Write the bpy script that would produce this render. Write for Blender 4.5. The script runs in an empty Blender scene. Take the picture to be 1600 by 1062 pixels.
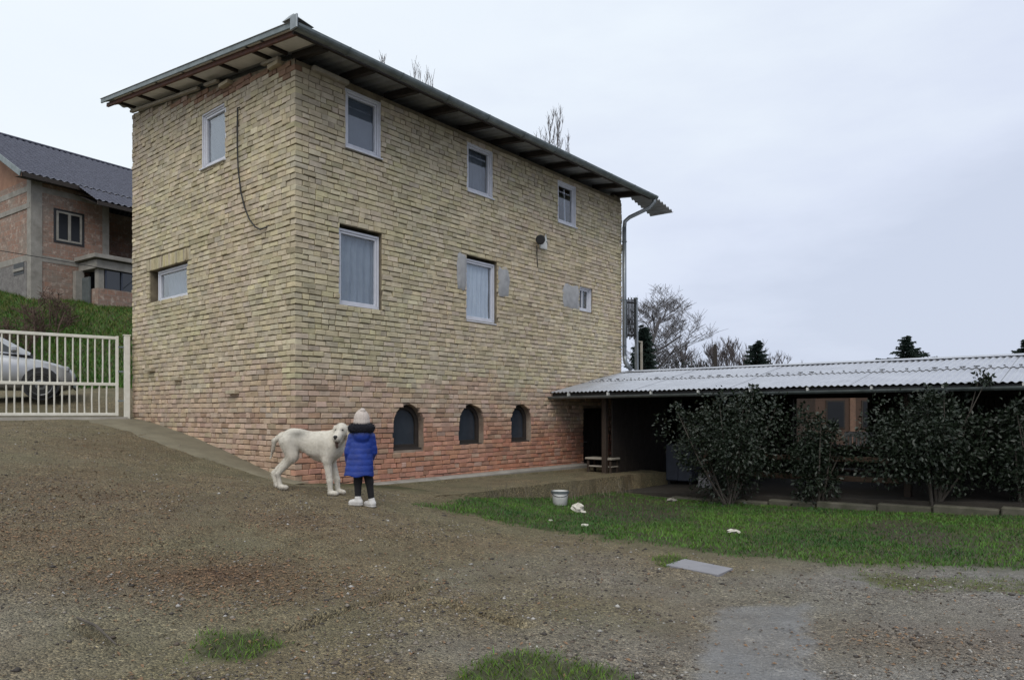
import bpy, math, random
import numpy as np
from mathutils import Matrix, Vector

R = math.radians
random.seed(7)
rng = np.random.default_rng(11)
scene = bpy.context.scene
col = scene.collection

# ------------------------------------------------------------------ camera
cam_d = bpy.data.cameras.new('camera'); cam = bpy.data.objects.new('camera', cam_d); col.objects.link(cam)
cam.location = (0, 0, 1.5); cam.rotation_euler = (R(90), 0, 0)
cam_d.sensor_width = 36; cam_d.lens = 25.0; cam_d.shift_y = 0.07125
cam_d.clip_start = 0.05; cam_d.clip_end = 3000
scene.camera = cam

# ------------------------------------------------------------------ sky
SUN_EL, SUN_AZ = R(50), R(-176)          # azimuth measured from +Y (view direction) towards +X
world = bpy.data.worlds.new('World'); scene.world = world; world.use_nodes = True
wn = world.node_tree.nodes; wl = world.node_tree.links; wn.clear()
w_out = wn.new('ShaderNodeOutputWorld'); w_bg = wn.new('ShaderNodeBackground'); w_bg.inputs[1].default_value = 0.1
sky = wn.new('ShaderNodeTexSky'); sky.sky_type = 'NISHITA'; sky.sun_disc = False
sky.sun_elevation = SUN_EL; sky.sun_rotation = SUN_AZ; sky.air_density = 1.0; sky.dust_density = 3.0
w_tc = wn.new('ShaderNodeTexCoord')
w_dot = wn.new('ShaderNodeVectorMath'); w_dot.operation = 'DOT_PRODUCT'
w_dot.inputs[1].default_value = (-0.50, 0.10, 0.86)       # the cloud deck thins towards the upper left
wl.new(w_tc.outputs['Generated'], w_dot.inputs[0])
w_map = wn.new('ShaderNodeMapping'); w_map.inputs['Scale'].default_value = (1.6, 1.6, 5.0)
wl.new(w_tc.outputs['Generated'], w_map.inputs[0])
w_noise = wn.new('ShaderNodeTexNoise'); w_noise.inputs['Scale'].default_value = 1.7; w_noise.inputs['Detail'].default_value = 6.0
w_noise.inputs['Roughness'].default_value = 0.55
wl.new(w_map.outputs[0], w_noise.inputs['Vector'])
w_m1 = wn.new('ShaderNodeMath'); w_m1.operation = 'MULTIPLY_ADD'; w_m1.inputs[1].default_value = 0.62; w_m1.inputs[2].default_value = -0.29
wl.new(w_noise.outputs['Fac'], w_m1.inputs[0])
w_m2 = wn.new('ShaderNodeMath'); w_m2.operation = 'ADD'
wl.new(w_dot.outputs['Value'], w_m2.inputs[0]); wl.new(w_m1.outputs[0], w_m2.inputs[1])
w_ramp = wn.new('ShaderNodeValToRGB'); e = w_ramp.color_ramp.elements
e[0].position = 0.0; e[0].color = (0.60, 0.66, 0.80, 1)
e[1].position = 0.72; e[1].color = (0.87, 0.935, 0.985, 1)
k = w_ramp.color_ramp.elements.new(0.16); k.color = (0.70, 0.76, 0.90, 1)
k = w_ramp.color_ramp.elements.new(0.45); k.color = (0.83, 0.90, 0.98, 1)
wl.new(w_m2.outputs[0], w_ramp.inputs['Fac'])
w_sc = wn.new('ShaderNodeVectorMath'); w_sc.operation = 'SCALE'; w_sc.inputs['Scale'].default_value = 10.0
wl.new(w_ramp.outputs['Color'], w_sc.inputs[0])
w_mix = wn.new('ShaderNodeMix'); w_mix.data_type = 'RGBA'; w_mix.inputs['Factor'].default_value = 0.93
wl.new(sky.outputs[0], w_mix.inputs['A']); wl.new(w_sc.outputs[0], w_mix.inputs['B'])
wl.new(w_mix.outputs['Result'], w_bg.inputs[0]); wl.new(w_bg.outputs[0], w_out.inputs[0])

# ------------------------------------------------------------------ sun behind the cloud deck
sun_d = bpy.data.lights.new('sun', 'SUN'); sun_d.energy = 1.5; sun_d.angle = R(35); sun_d.color = (1.0, 0.96, 0.9)
sun = bpy.data.objects.new('sun', sun_d); col.objects.link(sun)
sd = Vector((math.sin(SUN_AZ) * math.cos(SUN_EL), math.cos(SUN_AZ) * math.cos(SUN_EL), math.sin(SUN_EL)))
sun.rotation_euler = sd.to_track_quat('Z', 'Y').to_euler(); sun.location = (0, 0, 40)
scene.view_settings.view_transform = 'Standard'; scene.view_settings.look = 'None'
scene.view_settings.exposure = 0.10; scene.view_settings.gamma = 1.0; scene.view_settings.use_curve_mapping = False

# ------------------------------------------------------------------ survey of the place (metres; camera stands at the origin)
F, HOR = 1111.0, 645.0
A = R(40.1)
C = np.array([-3.3564, 11.0, 0.0])                                   # near corner of the brick house
dR = np.array([math.sin(A), math.cos(A), 0.0]); nR = np.array([math.cos(A), -math.sin(A), 0.0])
dL = np.array([-math.cos(A), math.sin(A), 0.0]); nL = -dR
UP = np.array([0, 0, 1.0])
def WR(t, n, z): return C + t * dR + n * nR + z * UP                 # long wall: along, outward, up
def WL(t, n, z): return C + t * dL + n * nL + z * UP                 # short wall

def hash2(i, j, seed):
    h = (i.astype(np.int64) * 374761393 + j.astype(np.int64) * 668265263 + seed * 974634533) & 0xffffffff
    h = ((h ^ (h >> 13)) * 1274126177) & 0xffffffff
    return ((h ^ (h >> 16)) & 0xffff) / 65535.0
def vnoise(x, y, seed=0):
    x = np.asarray(x, float); y = np.asarray(y, float)
    i = np.floor(x); j = np.floor(y); u = x - i; v = y - j
    u = u * u * (3 - 2 * u); v = v * v * (3 - 2 * v)
    a = hash2(i, j, seed); b = hash2(i + 1, j, seed); c = hash2(i, j + 1, seed); d = hash2(i + 1, j + 1, seed)
    return (a * (1 - u) + b * u) * (1 - v) + (c * (1 - u) + d * u) * v
def fbm(x, y, seed=0, octv=4):
    s = 0; a = 0.5
    for o in range(octv):
        s = s + a * vnoise(x * 2 ** o, y * 2 ** o, seed + o * 17); a *= 0.5
    return s / (1 - 0.5 ** octv)

def wp(t, n, z): p = WR(t, n, z); return (p[0], p[1], z)
def lp(t, n, z): p = WL(t, n, z); return (p[0], p[1], z)
CTRL = [(0, 0, 0), (0, 4, 0), (4, 4, 0), (-3, 4, .12), (-5, 6, .45), (0, 7, .05), (3, 7, 0), (6, 6, .02), (10, 8, .08),
        (-1.9, 8.8, .35), (-2.7, 9.4, .46), (-6.5, 9, .88), (-3, 7, .28), (-.7, 9.7, .16),
        lp(5.97, .05, 1.33), lp(3.36, .05, 1.03), lp(1.54, .05, .69), lp(.3, .05, .46), wp(.8, .2, .34), wp(1.5, 1.2, .27),
        wp(3, .3, .1), wp(6.3, .3, 0.0), wp(6, 1.95, -.1), wp(3.5, 1.95, -.0), (1.0, 12.0, -.06), wp(6.0, 3.0, -.13), wp(6.0, 9.5, .06),
        wp(9, 3, -.22), wp(9, 9, .05), wp(13, 5, -.1),
        (-7.9, 14.7, 1.36), (-9.73, 13.5, 1.38), (-12, 12.1, 1.48), (-10.2, 15.6, 1.79), (-14, 15.6, 1.87), (-8.6, 17, 1.85), (-12, 17.6, 1.95),
        (-11, 19.2, 2.3), (-15, 19, 2.35), (-16.9, 25, 5.45), (-14.2, 28, 5.5), (-13, 24, 4.6), (-20, 24.5, 5.6), (-25, 35, 6.5), (-10, 28, 4.6),
        (-30, 20, 4.4), (-20, 10, 2.4), (-10, 4, 1.0), (5, 24, -.1), (0, 32, .6), (20, 30, -.1), (40, 20, 0), (15, 12, .05), (60, 60, -.3),
        (0, -10, 0), (-10, -6, .5), (10, -5, 0), (25, 0, 0), (-40, 60, 8), (0, 60, 1.0), (40, 90, -.5)]
_cp = np.array(CTRL, float)
def _phi(r2): return np.where(r2 > 0, 0.5 * r2 * np.log(np.maximum(r2, 1e-12)), 0.0)
_n = len(_cp); _K = _phi(((_cp[:, None, :2] - _cp[None, :, :2]) ** 2).sum(-1)) + np.eye(_n) * 0.02
_P = np.c_[np.ones(_n), _cp[:, :2]]
_M = np.block([[_K, _P], [_P.T, np.zeros((3, 3))]])
_sol = np.linalg.solve(_M, np.r_[_cp[:, 2], np.zeros(3)])
def G0(x, y):
    x = np.asarray(x, float); y = np.asarray(y, float); s = np.zeros(np.broadcast(x, y).shape)
    for (cx, cy, _), w in zip(_cp, _sol[:_n]): s = s + w * _phi((x - cx) ** 2 + (y - cy) ** 2)
    s = s + _sol[_n] + _sol[_n + 1] * x + _sol[_n + 2] * y
    s = np.clip(s, -1.5, 12)
    r = np.sqrt(x * x + y * y); b = np.clip((r - 70) / 110, 0, 1); b = b * b * (3 - 2 * b)
    return s * (1 - b)
def ray(px, py): return np.array([(px - 800) / F, 1.0, (HOR - py) / F])
def gp(px, py, lift=0.0):
    """where the sight line through a photo pixel meets the terrain"""
    d = ray(px, py); ys = np.linspace(2.5, 80, 6000)
    z = 1.5 + d[2] * ys; g = G0(d[0] * ys, ys)
    i = int(np.argmax(z <= g)) if (z <= g).any() else 5999
    return np.array([d[0] * ys[i], ys[i], float(g[i]) + lift])

# ------------------------------------------------------------------ node materials
def new_mat(name):
    m = bpy.data.materials.new(name); m.use_nodes = True; nt = m.node_tree
    return m, nt, nt.nodes['Principled BSDF']
def N(nt, typ, **kw):
    n = nt.nodes.new(typ)
    for k_, v in kw.items(): setattr(n, k_, v)
    return n
def mixrgb(nt, a, b, fac, blend='MIX'):
    n = N(nt, 'ShaderNodeMix', data_type='RGBA', blend_type=blend)
    for s, v in (('A', a), ('B', b)):
        if isinstance(v, (tuple, list)): n.inputs[s].default_value = (*v[:3], 1)
        else: nt.links.new(v, n.inputs[s])
    if isinstance(fac, (int, float)): n.inputs['Factor'].default_value = fac
    else: nt.links.new(fac, n.inputs['Factor'])
    return n.outputs['Result']
def noise(nt, scale, detail=4, rough=.6, vec=None, out='Fac'):
    n = N(nt, 'ShaderNodeTexNoise'); n.inputs['Scale'].default_value = scale; n.inputs['Detail'].default_value = detail; n.inputs['Roughness'].default_value = rough
    if vec is not None: nt.links.new(vec, n.inputs['Vector'])
    return n.outputs[out]
def ramp(nt, fac, stops):
    n = N(nt, 'ShaderNodeValToRGB'); el = n.color_ramp.elements
    while len(el) < len(stops): el.new(0.5)
    for q, (p, c) in zip(el, stops): q.position = p; q.color = (*c, 1) if len(c) == 3 else c
    nt.links.new(fac, n.inputs['Fac']); return n.outputs['Color']
def math_(nt, op, a, b=None):
    n = N(nt, 'ShaderNodeMath', operation=op)
    for i, v in enumerate((a, b)):
        if v is None: continue
        if isinstance(v, (int, float)): n.inputs[i].default_value = v
        else: nt.links.new(v, n.inputs[i])
    return n.outputs[0]
def bump(nt, bsdf, h, strength=.4, dist=.01):
    b = N(nt, 'ShaderNodeBump'); b.inputs['Strength'].default_value = strength; b.inputs['Distance'].default_value = dist
    nt.links.new(h, b.inputs['Height']); nt.links.new(b.outputs[0], bsdf.inputs['Normal'])
def position(nt): return N(nt, 'ShaderNodeNewGeometry').outputs['Position']
def pm(name, c1, c2=None, rough=.8, scale=6, bscale=60, bstr=.3, bdist=.006, metal=0, spec=.5, attr=None, stretch=None):
    """paint, wood, concrete ...: two tones mixed by noise, fine relief"""
    m, nt, b = new_mat(name)
    pos = position(nt)
    if stretch:
        mp = N(nt, 'ShaderNodeMapping'); mp.inputs['Scale'].default_value = stretch; nt.links.new(pos, mp.inputs[0]); pos = mp.outputs[0]
    if c2 is None: c2 = tuple(v * .7 for v in c1)
    f = math_(nt, 'MULTIPLY_ADD', noise(nt, scale, 6, .65, pos), 2.2); nt.nodes[-1].inputs[2].default_value = -.6; nt.nodes[-1].use_clamp = True
    base = mixrgb(nt, c1, c2, f)
    if attr:
        at = N(nt, 'ShaderNodeAttribute', attribute_name=attr)
        base = mixrgb(nt, at.outputs['Color'], base, 1.0, 'MULTIPLY')
    nt.links.new(base, b.inputs['Base Color'])
    b.inputs['Roughness'].default_value = rough; b.inputs['Metallic'].default_value = metal; b.inputs['Specular IOR Level'].default_value = spec
    if bstr: bump(nt, b, noise(nt, bscale, 4, .6, pos), bstr, bdist)
    return m
M = {}
M['brick'] = pm('weathered_brick', (1.12, 1.12, 1.12), (.74, .735, .72), .92, 7, 90, .5, .005, attr='tint', spec=.25)
M['mortar'] = pm('lime_mortar', (.26, .22, .155), (.11, .09, .065), .95, 5, 50, .6, .012, spec=.2)
M['mortar_red'] = pm('old_mortar', (.36, .30, .24), (.17, .12, .09), .95, 4, 50, .6, .012, spec=.2)
M['cement'] = pm('cement_render', (.40, .40, .40), (.27, .27, .275), .9, 7, 60, .4, .01, spec=.3)
M['concrete'] = pm('weathered_concrete', (.33, .31, .275), (.19, .175, .15), .85, 3, 40, .5, .008, spec=.35)
M['pvc'] = pm('white_plastic_frame', (.60, .61, .66), (.50, .51, .56), .4, 8, 30, .05, .002)
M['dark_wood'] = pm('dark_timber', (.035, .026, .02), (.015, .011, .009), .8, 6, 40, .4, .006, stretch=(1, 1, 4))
M['brown_wood'] = pm('brown_timber', (.085, .05, .03), (.035, .022, .014), .8, 8, 50, .4, .006, stretch=(1, 1, 5))
M['post_wood'] = pm('dull_brown_timber', (.05, .032, .021), (.024, .016, .011), .8, 8, 50, .4, .006, stretch=(1, 1, 5))
M['red_oxide'] = pm('red_oxide_steel', (.16, .062, .045), (.07, .035, .028), .7, 9, 50, .2, .004)
M['soffit'] = pm('grey_white_board', (.80, .78, .75), (.58, .56, .53), .8, 2.5, 40, .2, .005)
M['timber_pale'] = pm('pale_rough_timber', (.40, .37, .31), (.24, .21, .17), .85, 6, 60, .4, .006)
M['gutter'] = pm('weathered_zinc', (.22, .25, .255), (.11, .13, .13), .45, 5, 40, .15, .004, metal=.55)
M['zinc_light'] = pm('galvanised_pipe', (.30, .32, .34), (.17, .19, .20), .4, 5, 40, .12, .004, metal=.6)
M['sheet_under'] = pm('galvanised_sheet', (.40, .41, .42), (.22, .225, .23), .55, 3, 40, .1, .004, metal=.1)
M['shed_sheet'] = pm('wet_metal_sheet', (.52, .53, .56), (.38, .39, .42), .33, 2.5, 30, .12, .004, metal=.6)
M['black_metal'] = pm('dark_iron', (.02, .02, .022), (.01, .01, .01), .5, 9, 50, .2)
M['white_steel'] = pm('white_painted_steel', (.74, .72, .65), (.58, .56, .48), .5, 7, 40, .15, .003)
M['cable'] = pm('black_rubber_cable', (.012, .012, .013), None, .6, 9, 50, .1)
M['plastic_white'] = pm('white_plastic', (.62, .62, .60), (.42, .42, .39), .5, 6, 40, .1)
M['plaster'] = pm('white_plaster_lump', (.66, .63, .56), (.42, .39, .33), .9, 14, 60, .6, .01)
M['plate'] = pm('grey_cement_board', (.27, .265, .285), (.20, .195, .21), .55, 4, 60, .15, .003)
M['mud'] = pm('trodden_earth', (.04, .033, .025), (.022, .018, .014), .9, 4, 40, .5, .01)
M['mudpave'] = pm('earth_caked_concrete', (.15, .122, .085), (.062, .05, .034), .9, 3, 30, .7, .015)
M['strip'] = pm('old_cement_strip', (.185, .163, .11), (.115, .10, .066), .9, 3, 40, .4, .008)
M['kerb'] = pm('dirty_kerb', (.12, .11, .085), (.05, .05, .03), .9, 4, 40, .5, .01)
M['slab'] = pm('wet_concrete_slab', (.25, .255, .265), (.18, .18, .185), .40, 5, 80, .25, .004)
M['veil'] = pm('grey_net_curtain', (.25, .285, .33), (.17, .20, .24), .9, 4, 60, .1)
M['curtain'] = pm('net_curtain', (.50, .54, .59), (.40, .44, .50), .9, 4, 60, .1)
M['blind'] = pm('grey_roller_blind', (.105, .12, .15), (.075, .088, .112), .8, 2, 60, .05)
M['blue_panel'] = pm('blue_grey_panel', (.045, .055, .08), (.03, .035, .05), .6, 4, 40, .1)
M['grey_box'] = pm('grey_block', (.26, .26, .28), (.16, .16, .17), .8, 6, 40, .2)
M['bark'] = pm('grey_bark', (.10, .085, .07), (.05, .042, .036), .9, 12, 60, .5)
M['bark_pale'] = pm('pale_bark', (.155, .145, .145), (.09, .083, .085), .9, 8, 60, .4)
M['twig'] = pm('winter_twigs', (.105, .09, .09), (.065, .055, .056), .9, 8, 60, 0)
M['twig_hazy'] = pm('hazy_winter_twigs', (.16, .15, .155), (.10, .095, .10), .9, 8, 60, 0)  # paler grey puts distance haze into the twig colour
M['twig_red'] = pm('reddish_twigs', (.12, .075, .055), (.065, .042, .032), .9, 8, 60, 0)
M['skin'] = pm('skin', (.62, .41, .32), (.56, .36, .28), .55, 12, 80, .1)
M['eye'] = pm('dark_eye', (.012, .009, .008), None, .15, 5, 20, 0)
M['coat'] = pm('blue_quilted_nylon', (.009, .042, .29), (.005, .020, .15), .42, 9, 35, .35, .012)
M['fur_black'] = pm('black_faux_fur', (.008, .008, .016), None, .95, 40, 120, .8, .01)
M['legging'] = pm('black_leggings', (.010, .009, .011), None, .9, 20, 100, .2)
M['shoe'] = pm('white_trainers', (.66, .64, .61), (.46, .44, .42), .6, 20, 80, .2)
M['shoe_sole'] = pm('shoe_sole', (.52, .50, .47), None, .8, 20, 80, .1)
M['knit'] = pm('cream_knit', (.60, .53, .48), (.44, .38, .34), .95, 60, 160, .8, .008)
M['nose'] = pm('black_nose', (.012, .011, .011), None, .35, 30, 120, .2)
M['tongue'] = pm('dog_mouth', (.10, .055, .04), (.05, .03, .025), .6, 20, 80, .2)
M['dogfur'] = pm('short_white_fur', (1.0, 1.0, 1.0), (.80, .79, .77), .9, 30, 220, .35, .006, attr='tint', spec=.2)
M['carpaint'] = pm('silver_car_paint', (.42, .43, .45), (.39, .40, .42), .28, 2, 20, 0, metal=.5)
M['tyre'] = pm('tyre_rubber', (.018, .018, .018), None, .85, 20, 80, .2)
M['rim'] = pm('alloy_rim', (.22, .225, .23), None, .35, 9, 40, 0, metal=.8)
M['carglass'] = pm('tinted_glass', (.012, .016, .02), None, .05, 2, 10, 0, spec=.8)
M['lamp_clear'] = pm('headlamp_glass', (.30, .31, .33), None, .1, 6, 20, 0, spec=.9)
M['tilesheet'] = pm('dark_roof_tile', (.10, .105, .14), (.038, .040, .06), .42, 9, 50, .3, .008)
M['dark_brick'] = pm('dull_brick', (.075, .042, .028), (.045, .028, .02), .9, 3, 30, .3)
M['orange_wall'] = pm('orange_block_wall', (.34, .19, .12), (.22, .115, .075), .9, 3, 30, .3)
M['stonewall'] = pm('grey_rubble_wall', (.24, .225, .21), (.11, .10, .095), .9, 5, 14, .8, .04)
M['rust'] = pm('rusty_tin', (.18, .10, .065), (.10, .06, .04), .8, 9, 40, .3)
M['leaf_litter'] = pm('dead_leaves', (.27, .16, .085), (.11, .065, .036), .85, 25, 60, .2)
M['stone'] = pm('gravel_stone', (1.1, 1.1, 1.1), (.6, .6, .6), .75, 40, 120, .3, attr='tint')
M['deadgrass'] = pm('dead_stalks', (.20, .17, .12), (.11, .09, .065), .9, 14, 60, 0)

def leaf_mat(name, c1, c2, rough=.5, spec=.4, scale=9, attr=None):
    m, nt, b = new_mat(name); pos = position(nt)
    base = mixrgb(nt, c1, c2, noise(nt, scale, 3, .6, pos))
    if attr:
        at = N(nt, 'ShaderNodeAttribute', attribute_name=attr); base = mixrgb(nt, at.outputs['Color'], base, 1.0, 'MULTIPLY')
    nt.links.new(base, b.inputs['Base Color']); b.inputs['Roughness'].default_value = rough; b.inputs['Specular IOR Level'].default_value = spec
    b.inputs['Subsurface Weight'].default_value = 0.0
    return m
M['grass'] = leaf_mat('grass_blade', (.078, .195, .024), (.030, .100, .014), .6, .3, 3, 'tint')
M['leaf'] = leaf_mat('evergreen_leaf', (.017, .027, .013), (.008, .014, .008), .45, .4, 12)
M['needle'] = leaf_mat('fir_needle', (.018, .034, .026), (.010, .020, .017), .7, .3, 4)

def glass_mat():
    m, nt, b = new_mat('window_glass'); nt.nodes.remove(b)
    out = nt.nodes['Material Output']
    tr = N(nt, 'ShaderNodeBsdfTransparent'); tr.inputs[0].default_value = (.95, .97, .985, 1)
    gl = N(nt, 'ShaderNodeBsdfGlossy'); gl.inputs['Roughness'].default_value = .03; gl.inputs[0].default_value = (.95, .97, 1, 1)
    lw = N(nt, 'ShaderNodeLayerWeight'); lw.inputs[0].default_value = .5
    sch = math_(nt, 'MULTIPLY_ADD', math_(nt, 'POWER', lw.outputs['Facing'], 4.0), .94); nt.nodes[-1].inputs[2].default_value = .05
    mx = N(nt, 'ShaderNodeMixShader'); nt.links.new(sch, mx.inputs[0]); nt.links.new(tr.outputs[0], mx.inputs[1]); nt.links.new(gl.outputs[0], mx.inputs[2])
    nt.links.new(mx.outputs[0], out.inputs[0]); return m
M['glass'] = glass_mat()
M['dusty_glass'] = pm('dusty_dark_glass', (.045, .055, .068), (.03, .036, .045), .25, 4, 40, 0, spec=.6)
M['black_pane'] = pm('unlit_pane', (.012, .013, .016), None, .35, 4, 40, 0, spec=.3)

def block_mat():
    """the neighbour's bare clay blocks: courses too small in view to build"""
    m, nt, b = new_mat('bare_clay_blocks'); uv = N(nt, 'ShaderNodeUVMap').outputs[0]
    br = N(nt, 'ShaderNodeTexBrick'); nt.links.new(uv, br.inputs['Vector'])
    br.inputs['Scale'].default_value = 1.0; br.inputs['Brick Width'].default_value = .27; br.inputs['Row Height'].default_value = .2
    br.inputs['Mortar Size'].default_value = .012; br.inputs['Color1'].default_value = (.29, .165, .115, 1); br.inputs['Color2'].default_value = (.22, .14, .105, 1)
    br.inputs['Mortar'].default_value = (.25, .20, .165, 1)
    n = noise(nt, .9, 5, .7, uv)
    c = mixrgb(nt, br.outputs['Color'], (.235, .20, .165), ramp(nt, n, [(.45, (0, 0, 0)), (.7, (1, 1, 1))]))
    c = mixrgb(nt, c, (.44, .36, .30), ramp(nt, noise(nt, 4.5, 5, .75, uv), [(.52, (0, 0, 0)), (.66, (.9, .9, .9))]))
    c = mixrgb(nt, c, (.10, .075, .06), ramp(nt, noise(nt, 3.1, 5, .75, uv), [(.28, (.75, .75, .75)), (.44, (0, 0, 0))]))
    nt.links.new(c, b.inputs['Base Color']); b.inputs['Roughness'].default_value = .92
    bump(nt, b, math_(nt, 'SUBTRACT', noise(nt, 9, 3, .6, uv), br.outputs['Fac']), .6, .02)
    return m
M['blocks'] = block_mat()

def ground_mat():
    m, nt, b = new_mat('dirt_yard'); pos = position(nt)
    def at(n_): return N(nt, 'ShaderNodeAttribute', attribute_name=n_).outputs['Fac']
    big = noise(nt, .55, 5, .65, pos); mid = noise(nt, 3.1, 6, .7, pos); fine = noise(nt, 34, 5, .75, pos); vf = noise(nt, 120, 3, .7, pos)
    dirt = ramp(nt, mid, [(.25, (.152, .114, .062)), (.5, (.235, .188, .110)), (.75, (.31, .256, .158))])
    olive = ramp(nt, mid, [(.25, (.145, .126, .068)), (.55, (.222, .196, .115)), (.8, (.29, .256, .16))])
    base = mixrgb(nt, dirt, olive, ramp(nt, big, [(.42, (0, 0, 0)), (.6, (1, 1, 1))]))
    grey = ramp(nt, mid, [(.25, (.19, .176, .160)), (.5, (.275, .258, .238)), (.8, (.355, .337, .315))])
    base = mixrgb(nt, base, grey, at('grey'))
    rust = ramp(nt, fine, [(.3, (.10, .052, .028)), (.7, (.20, .115, .065))])
    base = mixrgb(nt, base, rust, at('leafy'))
    soil = ramp(nt, mid, [(.3, (.035, .032, .016)), (.6, (.058, .062, .022)), (.85, (.095, .082, .045))])
    base = mixrgb(nt, base, soil, at('lawn'))
    base = mixrgb(nt, base, ramp(nt, fine, [(.3, (.026, .020, .012)), (.7, (.062, .046, .028))]), at('bare'))
    moss = ramp(nt, fine, [(.3, (.06, .058, .018)), (.75, (.14, .145, .035))])
    base = mixrgb(nt, base, moss, at('moss'))
    base = mixrgb(nt, base, ramp(nt, mid, [(.3, (.165, .168, .175)), (.7, (.235, .237, .245))]), at('slab'))
    base = mixrgb(nt, base, (.52, .5, .47), ramp(nt, fine, [(.60, (0, 0, 0)), (.74, (.35, .35, .35))]))
    base = mixrgb(nt, base, (.04, .032, .025), ramp(nt, vf, [(.24, (.5, .5, .5)), (.38, (0, 0, 0))]))
    vor = N(nt, 'ShaderNodeTexVoronoi'); vor.inputs['Scale'].default_value = 58; nt.links.new(pos, vor.inputs['Vector'])
    vo2 = N(nt, 'ShaderNodeTexVoronoi'); vo2.inputs['Scale'].default_value = 95; nt.links.new(pos, vo2.inputs['Vector'])
    peb = N(nt, 'ShaderNodeSeparateColor'); nt.links.new(vor.outputs['Color'], peb.inputs[0]); pb2 = N(nt, 'ShaderNodeSeparateColor'); nt.links.new(vo2.outputs['Color'], pb2.inputs[0])
    inv = math_(nt, 'SUBTRACT', 1.0, math_(nt, 'MAXIMUM', math_(nt, 'MAXIMUM', at('lawn'), math_(nt, 'MULTIPLY', at('slab'), .85)), math_(nt, 'MULTIPLY', at('moss'), .5)))
    pv = ramp(nt, peb.outputs[0], [(0, (.50, .48, .46)), (.25, (.9, .9, .9)), (.72, (1.05, 1.05, 1.05)), (.97, (1.8, 1.75, 1.66))])
    pv2 = ramp(nt, pb2.outputs[1], [(0, (.6, .59, .57)), (.3, (1.0, 1.0, 1.0)), (.75, (1.0, 1.0, 1.0)), (1, (1.55, 1.52, 1.48))])
    base = mixrgb(nt, base, mixrgb(nt, base, mixrgb(nt, pv, pv2, 1.0, 'MULTIPLY'), 1.0, 'MULTIPLY'), math_(nt, 'MULTIPLY', inv, ramp(nt, noise(nt, 1.3, 4, .6, pos), [(.36, (.25, .25, .25)), (.58, (1, 1, 1))])))
    nt.links.new(base, b.inputs['Base Color'])
    r = math_(nt, 'MULTIPLY_ADD', math_(nt, 'MAXIMUM', at('wet'), math_(nt, 'MULTIPLY', at('slab'), 1.15)), -.6); nt.nodes[-1].inputs[2].default_value = .88
    nt.links.new(r, b.inputs['Roughness']); b.inputs['Specular IOR Level'].default_value = .4
    h = math_(nt, 'ADD', math_(nt, 'ADD', math_(nt, 'MULTIPLY', fine, .6), math_(nt, 'MULTIPLY', vf, .25)), math_(nt, 'MULTIPLY', math_(nt, 'MULTIPLY', vor.outputs['Distance'], -1.6), inv))
    bump(nt, b, h, 1.0, .03)
    return m
M['ground'] = ground_mat()

# ------------------------------------------------------------------ mesh helpers
def mesh_obj(name, verts, faces, mat, parent=None, tint=None, smooth=False, uv=None, mats=None, fmat=None):
    me = bpy.data.meshes.new(name)
    verts = np.asarray(verts, dtype=np.float32).reshape(-1, 3)
    if isinstance(faces, np.ndarray):
        nf, k_ = faces.shape
        me.vertices.add(len(verts)); me.vertices.foreach_set('co', verts.ravel())
        me.loops.add(nf * k_); me.loops.foreach_set('vertex_index', faces.astype(np.int32).ravel())
        me.polygons.add(nf); me.polygons.foreach_set('loop_start', np.arange(0, nf * k_, k_, dtype=np.int32))
        me.update(calc_edges=True)
    else:
        me.from_pydata([tuple(map(float, v)) for v in verts], [], faces); me.update()
    if tint is not None:
        a = me.color_attributes.new('tint', 'FLOAT_COLOR', 'POINT')
        t = np.asarray(tint, np.float32).reshape(-1, 3); a.data.foreach_set('color', np.c_[t, np.ones(len(t), np.float32)].astype(np.float32).ravel())
    if uv is not None:
        l = me.uv_layers.new(name='UVMap'); idx = np.zeros(len(me.loops), np.int32); me.loops.foreach_get('vertex_index', idx)
        l.data.foreach_set('uv', np.asarray(uv, np.float32)[idx].ravel())
    for mm in (mats or [mat]): me.materials.append(mm)
    if fmat is not None: me.polygons.foreach_set('material_index', np.asarray(fmat, np.int32))
    if smooth: me.polygons.foreach_set('use_smooth', np.ones(len(me.polygons), bool))
    o = bpy.data.objects.new(name, me); col.objects.link(o)
    if parent is not None: adopt(o, parent)
    return o
def world_of(p):
    m = Matrix.LocRotScale(p.location, p.rotation_euler, p.scale)
    return m if p.parent is None else world_of(p.parent) @ p.matrix_parent_inverse @ m
def adopt(o, parent, keep=True):
    o.parent = parent
    if keep: o.matrix_parent_inverse = world_of(parent).inverted()
def empty(name, loc, rz=0.0):
    o = bpy.data.objects.new(name, None); col.objects.link(o); o.location = tuple(map(float, loc)); o.rotation_euler = (0, 0, rz); o.empty_display_size = .2
    return o
def tag(o, label=None, cat=None, group=None, kind=None):
    if label: o['label'] = label
    if cat: o['category'] = cat
    if group: o['group'] = group
    if kind: o['kind'] = kind
    return o

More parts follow.
